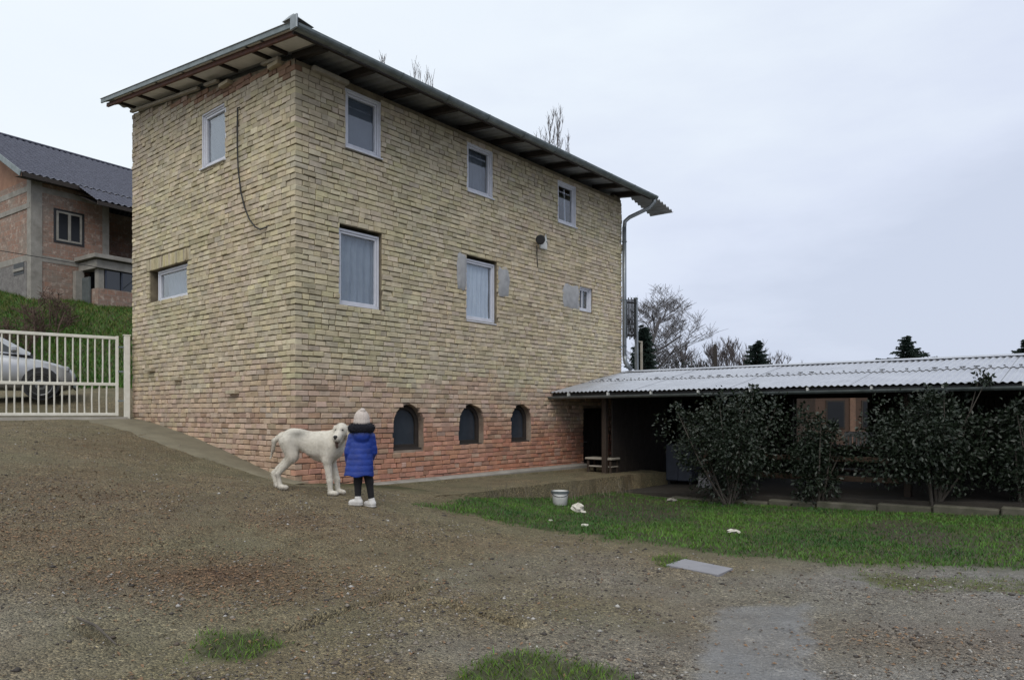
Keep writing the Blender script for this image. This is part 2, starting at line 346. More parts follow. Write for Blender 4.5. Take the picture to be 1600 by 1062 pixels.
class MB:
    """collects boxes, bars, tubes into one mesh"""
    def __init__(s): s.v = []; s.f = []
    def add(s, vs, fs):
        b = len(s.v); s.v += [tuple(map(float, v)) for v in vs]; s.f += [tuple(i + b for i in f) for f in fs]; return s
    def box(s, o, ax, ay, az):
        """o = one corner, ax ay az = edge vectors"""
        o, ax, ay, az = map(lambda q: np.asarray(q, float), (o, ax, ay, az))
        vs = [o, o + ax, o + ax + ay, o + ay, o + az, o + ax + az, o + ax + ay + az, o + ay + az]
        fl = [(0, 3, 2, 1), (4, 5, 6, 7), (0, 1, 5, 4), (1, 2, 6, 5), (2, 3, 7, 6), (3, 0, 4, 7)]
        if np.dot(np.cross(ax, ay), az) < 0: fl = [f[::-1] for f in fl]
        return s.add(vs, fl)
    def cbox(s, o, ax, ay, az, c=.01):
        """box with its edges cut by c (chamfered)"""
        o, ax, ay, az = map(lambda q: np.asarray(q, float), (o, ax, ay, az))
        L = [np.linalg.norm(q) for q in (ax, ay, az)]; U = [q / max(l, 1e-9) for q, l in zip((ax, ay, az), L)]
        c = min(c, min(L) * .3); idx = {}; vs = []
        for i in (0, 1):
            for j in (0, 1):
                for k_ in (0, 1):
                    for a_ in range(3):
                        e_ = [(L[0] if i else 0), (L[1] if j else 0), (L[2] if k_ else 0)]
                        for q in range(3):
                            if q != a_: e_[q] += (-c if (i, j, k_)[q] else c)
                        idx[(i, j, k_, a_)] = len(vs); vs.append(o + U[0] * e_[0] + U[1] * e_[1] + U[2] * e_[2])
        fs = []
        def cyc(a_, s_):
            b_, d_ = [q for q in range(3) if q != a_]; r_ = []
            for u, v in ((0, 0), (1, 0), (1, 1), (0, 1)):
                t_ = [0, 0, 0]; t_[a_] = s_; t_[b_] = u; t_[d_] = v; r_.append(tuple(t_))
            return r_
        for a_ in range(3):
            for s_ in (0, 1): fs.append(tuple(idx[(*t_, a_)] for t_ in cyc(a_, s_)))
        for a_ in range(3):                                     # edges along axis a_
            b_, d_ = [q for q in range(3) if q != a_]
            for u in (0, 1):
                for v in (0, 1):
                    t0 = [0, 0, 0]; t0[b_] = u; t0[d_] = v; t1 = list(t0); t1[a_] = 1
                    fs.append((idx[(*t0, b_)], idx[(*t1, b_)], idx[(*t1, d_)], idx[(*t0, d_)]))
        for i in (0, 1):
            for j in (0, 1):
                for k_ in (0, 1): fs.append(tuple(idx[(i, j, k_, a_)] for a_ in range(3)))
        ctr = o + (ax + ay + az) / 2; out = []
        for f in fs:
            p = [vs[i] for i in f]; nn = np.cross(p[1] - p[0], p[2] - p[0])
            out.append(f if np.dot(nn, sum(p) / len(p) - ctr) > 0 else f[::-1])
        return s.add(vs, out)
    def bar(s, a, b, w, h, up=(0, 0, 1), c=0.0):
        a = np.asarray(a, float); b = np.asarray(b, float); d = b - a; u = d / np.linalg.norm(d)
        if abs(np.dot(u, up)) > .999: up = dR
        sd_ = np.cross(u, up); sd_ /= max(np.linalg.norm(sd_), 1e-9); uu = np.cross(sd_, u)
        o = a - sd_ * w / 2 - uu * h / 2
        return s.cbox(o, d, sd_ * w, uu * h, c) if c else s.box(o, d, sd_ * w, uu * h)
    def tube(s, pts, rad, k_=8, cap=True):
        pts = [np.asarray(p, float) for p in pts]; n_ = len(pts)
        rad = [rad] * n_ if isinstance(rad, (int, float)) else rad
        vs = []; fs = []; prev = None
        for i, p in enumerate(pts):
            d = pts[min(i + 1, n_ - 1)] - pts[max(i - 1, 0)]; d /= max(np.linalg.norm(d), 1e-9)
            if prev is None:
                prev = np.cross(d, (0, 0, 1.0)) if abs(d[2]) < .9 else np.cross(d, (1.0, 0, 0))
            x = prev - d * np.dot(prev, d); x /= max(np.linalg.norm(x), 1e-9); y = np.cross(d, x); prev = x
            for q in range(k_):
                a_ = 2 * math.pi * q / k_; vs.append(p + (x * math.cos(a_) + y * math.sin(a_)) * rad[i])
        for i in range(n_ - 1):
            for q in range(k_):
                q2 = (q + 1) % k_; fs.append((i * k_ + q, i * k_ + q2, (i + 1) * k_ + q2, (i + 1) * k_ + q))
        if cap: fs.append(tuple(range(k_ - 1, -1, -1))); fs.append(tuple((n_ - 1) * k_ + q for q in range(k_)))
        return s.add(vs, fs)
    def lathe(s, prof, ctr, ax=(0, 0, 1), k_=20):
        """prof = [(radius, height)] along ax"""
        ax = np.asarray(ax, float); ax /= np.linalg.norm(ax); x = np.cross(ax, (1, 0, 0)) if abs(ax[0]) < .9 else np.cross(ax, (0, 1, 0)); x /= np.linalg.norm(x); y = np.cross(ax, x)
        vs = []; fs = []; ctr = np.asarray(ctr, float)
        for r_, h_ in prof:
            for q in range(k_):
                a_ = 2 * math.pi * q / k_; vs.append(ctr + ax * h_ + (x * math.cos(a_) + y * math.sin(a_)) * r_)
        for i in range(len(prof) - 1):
            for q in range(k_): q2 = (q + 1) % k_; fs.append((i * k_ + q, i * k_ + q2, (i + 1) * k_ + q2, (i + 1) * k_ + q))
        fs.append(tuple(range(k_ - 1, -1, -1))); fs.append(tuple((len(prof) - 1) * k_ + q for q in range(k_)))
        return s.add(vs, fs)
    def build(s, name, mat, parent=None, smooth=False):
        return mesh_obj(name, s.v, s.f, mat, parent, smooth=smooth)

# ------------------------------------------------------------------ ground
def dense_axis(lo, hi, step, far_lo, far_hi, grow=1.13):
    c = list(np.arange(lo, hi + step / 2, step)); d = step; x = hi
    while x < far_hi: d *= grow; x += d; c.append(x)
    d = step; x = lo; pre = []
    while x > far_lo: d *= grow; x -= d; pre.append(x)
    return np.array(pre[::-1] + c)
def poly_dist(x, y, poly):
    """signed distance to a closed outline, positive inside"""
    x = np.asarray(x, float); y = np.asarray(y, float); ins = np.zeros(x.shape, bool); best = np.full(x.shape, 1e9)
    n_ = len(poly)
    for i in range(n_):
        x0, y0 = poly[i][:2]; x1, y1 = poly[(i + 1) % n_][:2]
        if y0 != y1:
            cr = ((y0 > y) != (y1 > y)) & (x < (x1 - x0) * (y - y0) / (y1 - y0) + x0); ins ^= cr
        dx, dy = x1 - x0, y1 - y0; t = np.clip(((x - x0) * dx + (y - y0) * dy) / (dx * dx + dy * dy + 1e-12), 0, 1)
        best = np.minimum(best, (x - x0 - t * dx) ** 2 + (y - y0 - t * dy) ** 2)
    return np.where(ins, 1, -1) * np.sqrt(best)
def line_dist(x, y, pts):
    best = np.full(np.shape(x), 1e9)
    for (x0, y0), (x1, y1) in zip(pts[:-1], pts[1:]):
        dx, dy = x1 - x0, y1 - y0; t = np.clip(((x - x0) * dx + (y - y0) * dy) / (dx * dx + dy * dy + 1e-12), 0, 1)
        best = np.minimum(best, (x - x0 - t * dx) ** 2 + (y - y0 - t * dy) ** 2)
    return np.sqrt(best)
def gpoly(pix): return [tuple(gp(*q)[:2]) for q in pix]
LAWN = gpoly([(660, 790), (740, 806), (860, 830), (1000, 850), (1130, 866), (1300, 882), (1450, 888), (1640, 897)]) + \
       [tuple(WR(5.2, 11.5, 0)[:2]), tuple(WR(6.22, 11.5, 0)[:2]), tuple(WR(6.22, 1.95, 0)[:2]), tuple(WR(2.2, 1.95, 0)[:2])]
MOSS = gpoly([(1330, 903), (1420, 898), (1640, 908), (1640, 938), (1500, 925), (1400, 912)])
TUFTS = [gpoly([(285, 1010), (330, 985), (400, 985), (455, 1005), (450, 1030), (390, 1042), (320, 1038), (275, 1030)]),
         gpoly([(690, 1062), (730, 1040), (800, 1022), (860, 1022), (930, 1040), (985, 1050), (1010, 1075), (680, 1080)]),
         gpoly([(1015, 872), (1055, 864), (1085, 876), (1045, 886)])]
CRACKS = [gpoly([(460, 985), (520, 962), (580, 942), (640, 924), (665, 915)]), gpoly([(690, 938), (745, 956), (800, 972), (830, 978)]),
          gpoly([(125, 978), (150, 993), (175, 1005)])]
SLAB = gpoly([(1118, 950), (1266, 940), (1271, 1080), (1085, 1085), (1100, 1000)])
BROWN = gpoly([(1340, 815), (1420, 812), (1510, 840), (1490, 862), (1400, 850)])
BARE = gpoly([(890, 776), (960, 772), (1085, 786), (1078, 812), (990, 815), (915, 806)])
CARPATH = [(-26, 8), (-7.9, 14.4), (-7.6, 18.2), (-12, 18.4), (-18, 18.0), (-26, 16)]
YARD = [(-26, 8), (-7.93, 14.7), tuple(C[:2]), tuple(WR(1.5, 2.0, 0)[:2])] + LAWN[:8] + [(14, 4), (14, -14), (-16, -14)]
def masks(x, y):
    nz = fbm(x * 2.1, y * 2.1, 3) - .5; nf = fbm(x * 9, y * 9, 5) - .5
    j = nz * .55 + nf * .35
    lawn = np.clip((poly_dist(x, y, LAWN) + j) / .25 + .5, 0, 1)
    hole = np.maximum(np.clip(poly_dist(x, y, BROWN) / .3 + .5 + nz, 0, 1) * .6, np.clip(poly_dist(x, y, BARE) / .35 + .5 + nz, 0, 1) * .62)
    tuft = np.zeros_like(lawn)
    for p in TUFTS: tuft = np.maximum(tuft, np.clip((poly_dist(x, y, p) + j * .45) / .12 + .4, 0, 1))
    moss = np.clip((poly_dist(x, y, MOSS) + j * 1.6) / .35 + .3, 0, 1)
    away = 1 - np.clip(np.maximum(poly_dist(x, y, YARD), poly_dist(x, y, CARPATH)) / .8 + .6 + j, 0, 1)      # everything off the yard and the drive is grass
    away = np.where((y > -14) & (x < 14.5) & (poly_dist(x, y, LAWN) < -.0), away, away)
    grassy = np.clip(np.maximum(np.maximum(lawn, tuft), away), 0, 1)
    return lawn, hole, tuft, moss, away, grassy
gx = dense_axis(-6.6, 7.4, .042, -620, 620); gy = dense_axis(2.9, 12.6, .042, -200, 1200)
GX, GY = np.meshgrid(gx, gy); gxf, gyf = GX.ravel(), GY.ravel()
gz = G0(gxf, gyf)
near = np.clip(1 - np.maximum(np.abs(gxf) - 7, np.abs(gyf - 7.5) - 6) / 4, 0, 1)
lawn, hole, tuft, moss, away, grassy = masks(gxf, gyf)
rel = (fbm(gxf * .9, gyf * .9, 21, 3) - .5) * .05 + (fbm(gxf * 5, gyf * 5, 31, 3) - .5) * .022 + (fbm(gxf * 14, gyf * 14, 41, 2) - .5) * .014
for ck in CRACKS:
    d_ = line_dist(gxf + (fbm(gxf * 6, gyf * 6, 51) - .5) * .10, gyf + (fbm(gxf * 6, gyf * 6, 61) - .5) * .10, ck)
    rel = rel - .085 * np.exp(-(d_ / .034) ** 2) + .018 * np.exp(-((d_ - .10) / .06) ** 2)
gz = gz + rel * near
ground = mesh_obj('ground', np.c_[gxf, gyf, gz],
                  (lambda nx, ny: np.stack([(np.arange(ny - 1)[:, None] * nx + np.arange(nx - 1)[None]).ravel() + q for q in (0, 1, nx + 1, nx)], 1))(len(gx), len(gy)),
                  M['ground'], smooth=True)
def gattr(name, v):
    a = ground.data.attributes.new(name, 'FLOAT', 'POINT'); a.data.foreach_set('value', np.asarray(v, np.float32))
big = fbm(gxf * .55, gyf * .55, 77, 4)
right = np.clip((gxf - .2 * gyf + 1.2) / 3.2 + (big - .5) * 1.6, 0, 1) * np.clip((9.5 - gyf) / 3, 0, 1)
leftn = np.clip((-1.6 - gxf) / 1.5 + (big - .5) * 1.8, 0, 1) * np.clip((5.8 - gyf) / 1.6, 0, 1) * .4
gattr('grey', np.clip(np.maximum(right, leftn), 0, 1))
leafy = np.zeros_like(gxf)
for (px, py, rx_, ry_, a_) in ((90, 780, 1.9, 1.7, .5), (330, 900, 1.2, .6, .75), (180, 700, 1.0, 1.0, .3), (60, 840, 1.0, .6, .5), (450, 815, .7, .4, .5), (620, 850, 1.2, .8, .25), (1470, 1000, 1.5, .4, .3)):
    p = gp(px, py); leafy = np.maximum(leafy, a_ * np.exp(-((gxf - p[0]) / rx_) ** 2 - ((gyf - p[1]) / ry_) ** 2))
gattr('leafy', np.clip(leafy * .9 * (.4 + 1.3 * fbm(gxf * 4, gyf * 4, 91)), 0, 1))
gattr('lawn', np.clip(grassy, 0, 1)); gattr('bare', np.clip(hole * lawn * 1.2, 0, 1)); gattr('moss', moss * .9)
slabm = np.clip((poly_dist(gxf, gyf, SLAB) + (fbm(gxf * 6, gyf * 6, 87) - .5) * .22) / .12 + .5, 0, 1)
gattr('slab', slabm * (.45 + .5 * fbm(gxf * 3, gyf * 3, 97)))
gattr('wet', np.clip(leftn * 1.3 + right * .35 + (big - .45) * .8, 0, 1))
tag(ground, 'brown dirt and gravel yard sloping up to the left, with muddy patches', 'ground', kind='structure')
# a sampler of the finished surface (bilinear on the dense axes)
GZ = gz.reshape(len(gy), len(gx))
def G(x, y):
    x = np.asarray(x, float); y = np.asarray(y, float)
    i = np.clip(np.searchsorted(gx, x) - 1, 0, len(gx) - 2); j = np.clip(np.searchsorted(gy, y) - 1, 0, len(gy) - 2)
    u = (x - gx[i]) / (gx[i + 1] - gx[i]); v = (y - gy[j]) / (gy[j + 1] - gy[j])
    return (GZ[j, i] * (1 - u) + GZ[j, i + 1] * u) * (1 - v) + (GZ[j + 1, i] * (1 - u) + GZ[j + 1, i + 1] * u) * v

# ------------------------------------------------------------------ the brick house
LEN, DEP, EAVE, RISE = 9.6, 5.97, 6.98, .125
house = empty('brick_house', WR(LEN / 2, -DEP / 2, .2))
tag(house, 'three storey house of bare yellow brick with red brick base and lean roof', 'house')
RW = [  # openings in the long wall: t0, t1, z0, z1, kind
    (.95, 1.69, 5.90, 6.86, 'blind'), (3.85, 4.60, 5.87, 6.83, 'dark'), (6.84, 7.55, 5.87, 6.82, 'open'),
    (.83, 1.72, 3.28, 4.62, 'net'), (3.83, 4.74, 3.34, 4.62, 'net2'), (7.70, 8.26, 3.94, 4.54, 'small'),
    (7.86, 8.95, -.25, 1.62, 'door')]
ARCH = [(1.975, 2.70, .835, 1.655), (3.63, 4.34, .865, 1.675), (5.19, 5.87, .875, 1.685)]
LW = [(2.14, 2.98, 5.925, 6.905, 'blind'), (3.555, 5.16, 3.70, 4.35, 'low')]
COURSE = .0885
def wall_top(face, t): return EAVE if face == 'R' else EAVE + .02 + RISE * t
def arch_half(a, z):
    t0, t1, z0, z1 = a; r_ = (t1 - t0) / 2; zs = z1 - r_
    if z < z0 or z > z1: return None
    h = r_ if z < zs else math.sqrt(max(r_ * r_ - (z - zs) ** 2, 0)); c_ = (t0 + t1) / 2
    return (c_ - h, c_ + h)
LINTEL = {}
def lintels(face):
    """soldier bricks over the rectangular openings"""
    out = []
    for (t0, t1, z0, z1, kd) in (RW if face == 'R' else LW):
        if kd in ('door',) or face == 'R': continue
        h = .24 if z1 < 6 else .0
        if h: out.append((t0 - .14, t1 + .14, z1, z1 + h))
    return out
def openings_at(face, za, zb):
    zc = (za + zb) / 2; iv = []
    for (t0, t1, z0, z1, kd) in (RW if face == 'R' else LW):
        if z0 < zb - .015 and z1 > za + .02: iv.append((t0, t1))
    for (t0, t1, z0, z1) in lintels(face):
        if z0 < zb - .02 and z1 > za + .03: iv.append((t0, t1))
    if face == 'R':
        for a in ARCH:
            q = arch_half(a, zc)
            if q and q[1] - q[0] > .05:
                qa = arch_half(a, max(za, a[2] + 1e-4)) or q; qb = arch_half(a, min(zb, a[3] - 1e-4)) or q
                iv.append((q[0], q[1], (qa[0] - q[0], qb[0] - q[0]), (qa[1] - q[1], qb[1] - q[1])))
    return iv
def brick_tint(face, t, z):
    n1 = float(vnoise(t * 1.3 + (50 if face == 'L' else 0), z * 1.5, 5)); n2 = float(vnoise(t * .5 + (50 if face == 'L' else 0), z * .6, 9))
    n3 = float(vnoise(t * 2.6 + (50 if face == 'L' else 0), z * 6, 15))
    y_ = np.array([.53, .462, .325]); buff = np.array([.52, .42, .31]); pink = np.array([.50, .335, .245]); red = np.array([.43, .175, .105]); dk = np.array([.26, .16, .115])
    grn = np.array([.38, .37, .24]); grey = np.array([.42, .375, .30])
    c = y_.copy()
    if n1 > .66: c = c * .78 + grn * .22
    if n2 > .55: c = c * .6 + buff * .4
    zz = z + (n1 - .5) * .5 + (n3 - .5) * .5
    if zz < 2.15:
        w_ = min(1, max(0, (2.25 - zz) / .35)); c = c * (1 - w_) + ((buff * .5 + pink * .5) if face == 'R' else (buff * .72 + pink * .28)) * w_
        if random.random() < .16 * w_: c = c * .3 + np.array([.46, .375, .27]) * .7
    if zz < 1.45:
        w_ = min(1, max(0, (1.62 - zz) / .7)) * (1 if face == 'R' else .25)
        rr = red * (.55 + .45 * n2) + pink * (.45 - .45 * n2); c = c * (1 - w_) + (rr * .75 + pink * .25) * w_
        if random.random() < .18: c = c * .45 + dk * .55
    if face == 'R' and z < 1.0 and t > 4.5 and random.random() < .5: c = c * .45 + red * .55
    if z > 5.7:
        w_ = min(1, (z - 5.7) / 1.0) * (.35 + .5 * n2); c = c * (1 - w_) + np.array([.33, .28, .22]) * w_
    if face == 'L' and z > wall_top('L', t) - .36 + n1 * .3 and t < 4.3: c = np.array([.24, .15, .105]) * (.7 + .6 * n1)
    r_ = random.random()
    if r_ < .04: c = c * 1.16
    elif r_ < .10: c = c * .80
    elif r_ < .18: c = c * .6 + grey * .4
    return c * (.87 + .24 * random.random()) * np.array([1, 1 + random.uniform(-.03, .02), 1 + random.uniform(-.08, .08)])
def brick_geo(face, ta, tb, za, zb, dep=.055, push=0.0, sl=(0, 0), sr=(0, 0)):
    w = WR if face == 'R' else WL
    j = lambda a: random.uniform(-a, a)
    pr = .003 + random.random() * .009 + push; til = j(.003); ch = random.uniform(.004, .010)
    if random.random() < .07: pr += .010
    elif random.random() < .07: pr -= .009
    vs = []
    za += j(.004); zb += j(.004)
    if random.random() < .10: zb += .006
    for (n_, ins) in ((-dep, 0), (pr - ch, 0), (pr, ch)):
        for (u, v) in ((0, 0), (1, 0), (1, 1), (0, 1)):
            tt = (tb + sr[v] - ins if u else ta + sl[v] + ins) + (j(.004) if n_ > -.05 else 0); z_ = (zb - ins * .9 if v else za + ins * .9) + (j(.004) if n_ > -.05 else 0)
            vs.append(w(tt, n_ + (til * (1 if v else -1) if n_ > -.05 else 0) + (j(.003) if ins else 0), z_))
    fs = [(8, 9, 10, 11)]
    for a in (0, 4):
        for q in range(4): q2 = (q + 1) % 4; fs.append((a + q, a + q2, a + 4 + q2, a + 4 + q))
    if face == 'L': fs = [f[::-1] for f in fs]
    return vs, fs
bricks = []                                                     # (face, t, z, verts, faces, tint)
for face, length in (('R', LEN), ('L', DEP)):
    kmax = int((EAVE + 1.0) / COURSE) + 2
    for k_ in range(-4, kmax):
        jn = .0066 if (k_ + .5) * COURSE < 6.0 or random.random() < .3 else .004
        za, zb = k_ * COURSE + jn, (k_ + 1) * COURSE - jn
        if face == 'R' and zb > EAVE: continue
        wob = (vnoise(k_ * .37, 3.1, 8) - .5) * .006
        corner = (k_ % 2 == 0) == (face == 'R')
        t = .0 if corner else .135
        first = True
        edges = [t]
        while t < length - .02:
            L_ = (.215 + random.uniform(-.03, .025)) if random.random() < (.66 if k_ % 3 else .42) else (.115 + random.uniform(-.015, .02))
            if first and corner: L_ = .235
            a_, b_ = t, min(t + L_, length); first = False
            t = b_ + random.choice((.003, .005, .007, .010, .013))
            if length - t < .06: b_ = length; t = length
            if b_ - a_ < .03: continue
            top = wall_top(face, (a_ + b_) / 2)
            if zb > top - .01: continue
            gnd = float(G(*( (WR if face == 'R' else WL)((a_ + b_) / 2, .12, 0)[:2])))
            if zb < gnd - .22: continue
            segs = [(a_, b_, (0, 0), (0, 0))]
            for ov in openings_at(face, za, zb):
                o0, o1 = ov[:2]; ol, orr = (ov[2], ov[3]) if len(ov) > 2 else ((0, 0), (0, 0))
                nx = []
                for (p, q, s0, s1) in segs:
                    if o1 <= p or o0 >= q: nx.append((p, q, s0, s1)); continue
                    if o0 - p > .025: nx.append((p, o0 - .002, s0, tuple(max(x, -(o0 - p) * .8) for x in ol)))
                    if q - o1 > .025: nx.append((o1 + .002, q, tuple(min(x, (q - o1) * .8) for x in orr), s1))
                segs = nx
            for (p, q, s0, s1) in segs:
                cdep = .12 if (p < .01) else .055
                vs, fs = brick_geo(face, p, q, za + wob, zb + wob, cdep, .0, s0, s1)
                if p < .01:                                      # close the end that shows round the corner
                    pass
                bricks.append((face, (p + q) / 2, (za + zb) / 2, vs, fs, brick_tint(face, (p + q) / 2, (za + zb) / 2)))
    for (t0, t1, z0, z1) in lintels(face):
        t = t0
        while t < t1 - .03:
            w_ = .075 + random.uniform(-.006, .008); q = min(t + w_, t1)
            vs, fs = brick_geo(face, t, q - .010, z0 + .004, z1 - .012)
            yel = brick_tint(face, t, z0) * (np.array([1, 1, .85]) if random.random() < .5 else .9)
            bricks.append((face, (t + q) / 2, (z0 + z1) / 2, vs, fs, yel * (.85 + .25 * random.random()))); t = q
# a few bricks left sticking out of the short wall
for (t, z) in ((5.17, 2.36), (4.03, 2.15), (1.96, 1.86), (2.2, 7.18), (.65, 7.02)):
    vs, fs = brick_geo('L', t - .3, t, z - .035, z + .03, .05, .085)
    bricks.append(('L', t, z, vs, fs, np.array([.42, .36, .26])))
# walls behind the facing bricks
def wall_sheet(face, length, mats):
    w = WR if face == 'R' else WL; op = list(RW if face == 'R' else LW); n0 = -.019
    ar = ARCH if face == 'R' else []
    holes = [(a, b, c, d) for (a, b, c, d, _) in op] + [(a, b, c, d) for (a, b, c, d) in ar]
    ts = sorted({0.03, length} | {h[0] for h in holes} | {h[1] for h in holes}); zs = sorted({-.4, 2.1, EAVE} | {h[2] for h in holes} | {h[3] for h in holes})
    V = []; Fc = []; mi = []
    def quad(pts, m_=0):
        b = len(V); V.extend(pts); Fc.append(tuple(range(b, b + len(pts)))); mi.append(m_)
    flip = (lambda p: p[::-1]) if face == 'L' else (lambda p: p)
    for a, b in zip(ts[:-1], ts[1:]):
        for c, d in zip(zs[:-1], zs[1:]):
            if any(h[0] <= a + 1e-6 and b <= h[1] + 1e-6 and h[2] <= c + 1e-6 and d <= h[3] + 1e-6 for h in holes): continue
            quad(flip([w(a, n0, c), w(b, n0, c), w(b, n0, d), w(a, n0, d)]), 1 if d <= 2.1 else 0)
    if face == 'L':
        quad(flip([w(0.03, n0, EAVE), w(length, n0, EAVE), w(length, n0, wall_top('L', length)), w(0.03, n0, wall_top('L', 0))]))
    dp = -.34
    for (a, b, c, d, _) in op:                                    # reveals
        for (p, q) in (((a, c), (b, c)), ((b, c), (b, d)), ((b, d), (a, d)), ((a, d), (a, c))):
            quad(flip([w(p[0], n0, p[1]), w(p[0], dp, p[1]), w(q[0], dp, q[1]), w(q[0], n0, q[1])]))
    for (a, b, c, d) in ar:
        r_ = (b - a) / 2; zs_ = d - r_; cx = (a + b) / 2; arc = [(cx + r_ * math.cos(th), zs_ + r_ * math.sin(th)) for th in np.linspace(0, math.pi, 17)]
        for (p, q) in zip(arc[:-1], arc[1:]):
            cn = (b, d) if p[0] + q[0] > 2 * cx else (a, d)
            quad(flip([w(p[0], n0, p[1]), w(cn[0], n0, cn[1]), w(q[0], n0, q[1])]), 1)
            quad(flip([w(p[0], n0, p[1]), w(p[0], -.42, p[1]), w(q[0], -.42, q[1]), w(q[0], n0, q[1])]), 1)
        quad(flip([w(cx + r_ * 0, n0, d), w(b, n0, d), w(cx + .001, n0, d)]), 1)
        for (p, q) in (((a, c), (b, c)), ((b, c), (b, zs_)), ((a, zs_), (a, c))):
            quad(flip([w(p[0], n0, p[1]), w(p[0], -.42, p[1]), w(q[0], -.42, q[1]), w(q[0], n0, q[1])]), 1)
    return mesh_obj('wall', V, Fc, None, house, mats=mats, fmat=mi)
wallR = wall_sheet('R', LEN, [M['mortar'], M['mortar_red']]); wallL = wall_sheet('L', DEP, [M['mortar'], M['mortar_red']])
end_w = MB().box(WR(LEN - .3, -DEP, -.4), dR * .3, nR * (DEP - .04), UP * (EAVE + .4)).build('wall', M['mortar'], house)
back_w = MB().box(WR(.05, -DEP, -.4), dR * (LEN - .36), nR * .3, UP * (EAVE + 1.0)).build('wall', M['mortar'], house)
tag(end_w, 'plain far end wall'); tag(back_w, 'plain rear wall')
mb = MB(); zt = [EAVE, EAVE + .1 + RISE * (DEP - .04)]
P_ = [WR(LEN - .3, -DEP, EAVE), WR(LEN, -DEP, EAVE), WR(LEN, -.04, EAVE), WR(LEN - .3, -.04, EAVE)]
Q_ = [WR(LEN - .3, -DEP, zt[1]), WR(LEN, -DEP, zt[1]), WR(LEN, -.04, EAVE + .08), WR(LEN - .3, -.04, EAVE + .08)]
mb.add(P_ + Q_, [(3, 2, 1, 0), (4, 5, 6, 7), (0, 1, 5, 4), (1, 2, 6, 5), (2, 3, 7, 6), (3, 0, 4, 7)]).build('gable_infill', M['mortar'], house)
for zf in (2.05, 4.85): MB().box(WR(.36, -DEP + .32, zf), dR * (LEN - .7), nR * (DEP - .8), UP * .18).build('floor_slab', M['concrete'], house)
# nearest 300 bricks are pieces of their own; the rest is one brickwork mesh
def brick_size(b):
    p = np.mean(b[3], 0); return np.linalg.norm(p - np.array([0, 0, 1.5]))
def hid(b):      # behind the slope or the shed
    p = np.mean(b[3], 0); return float(G(p[0] + .1 * (nR[0] if b[0] == 'R' else nL[0]), p[1] + .1 * (nR[1] if b[0] == 'R' else nL[1]))) > p[2] + .02
order = sorted(range(len(bricks)), key=lambda i: (hid(bricks[i]), brick_size(bricks[i])))
chosen = set(order[:300])
for i in order[:300]:
    face, t, z, vs, fs, c = bricks[i]
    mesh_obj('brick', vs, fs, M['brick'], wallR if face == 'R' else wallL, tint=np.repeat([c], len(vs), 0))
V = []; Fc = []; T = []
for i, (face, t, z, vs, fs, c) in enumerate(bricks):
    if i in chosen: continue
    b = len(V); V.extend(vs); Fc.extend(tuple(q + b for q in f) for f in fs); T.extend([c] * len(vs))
bw = mesh_obj('brickwork', V, Fc, M['brick'], house, tint=T); bw['kind'] = 'stuff'

# windows -------------------------------------------------------------
def ring(mbd, w, t0, t1, z0, z1, wd, n0, n1, flip=False):
    """four bars making a frame, from outward position n1 back to n0"""
    for (a, b, c, d) in ((t0, t1, z0, z0 + wd), (t0, t1, z1 - wd, z1), (t0, t0 + wd, z0 + wd, z1 - wd), (t1 - wd, t1, z0 + wd, z1 - wd)):
        p = w(a, n0, c); mbd.cbox(p, w(b, n0, c) - p, w(a, n1, c) - p, w(a, n0, d) - p, .006)
def folded(w, t0, t1, z0, z1, n, amp, waves, seed, name, mat, parent):
    nx, nz = int(waves * 8), 7; V = []; rr = random.Random(seed); ph = rr.random() * 6
    for i in range(nx + 1):
        for j_ in range(nz + 1):
            u = i / nx; v = j_ / nz; a_ = amp * (1.1 - .5 * v)
            V.append(w(t0 + (t1 - t0) * u + .01 * math.sin(9 * v + 7 * u + ph), n + a_ * math.sin(u * waves * 6.283 + ph + .7 * math.sin(4 * v + 3 * u)) + a_ * .5 * math.sin(u * waves * 2.3 * 6.283), z0 + (z1 - z0) * v))
    Fc = [(i * (nz + 1) + j_, (i + 1) * (nz + 1) + j_, (i + 1) * (nz + 1) + j_ + 1, i * (nz + 1) + j_ + 1) for i in range(nx) for j_ in range(nz)]
    return mesh_obj(name, V, Fc, mat, parent, smooth=True)
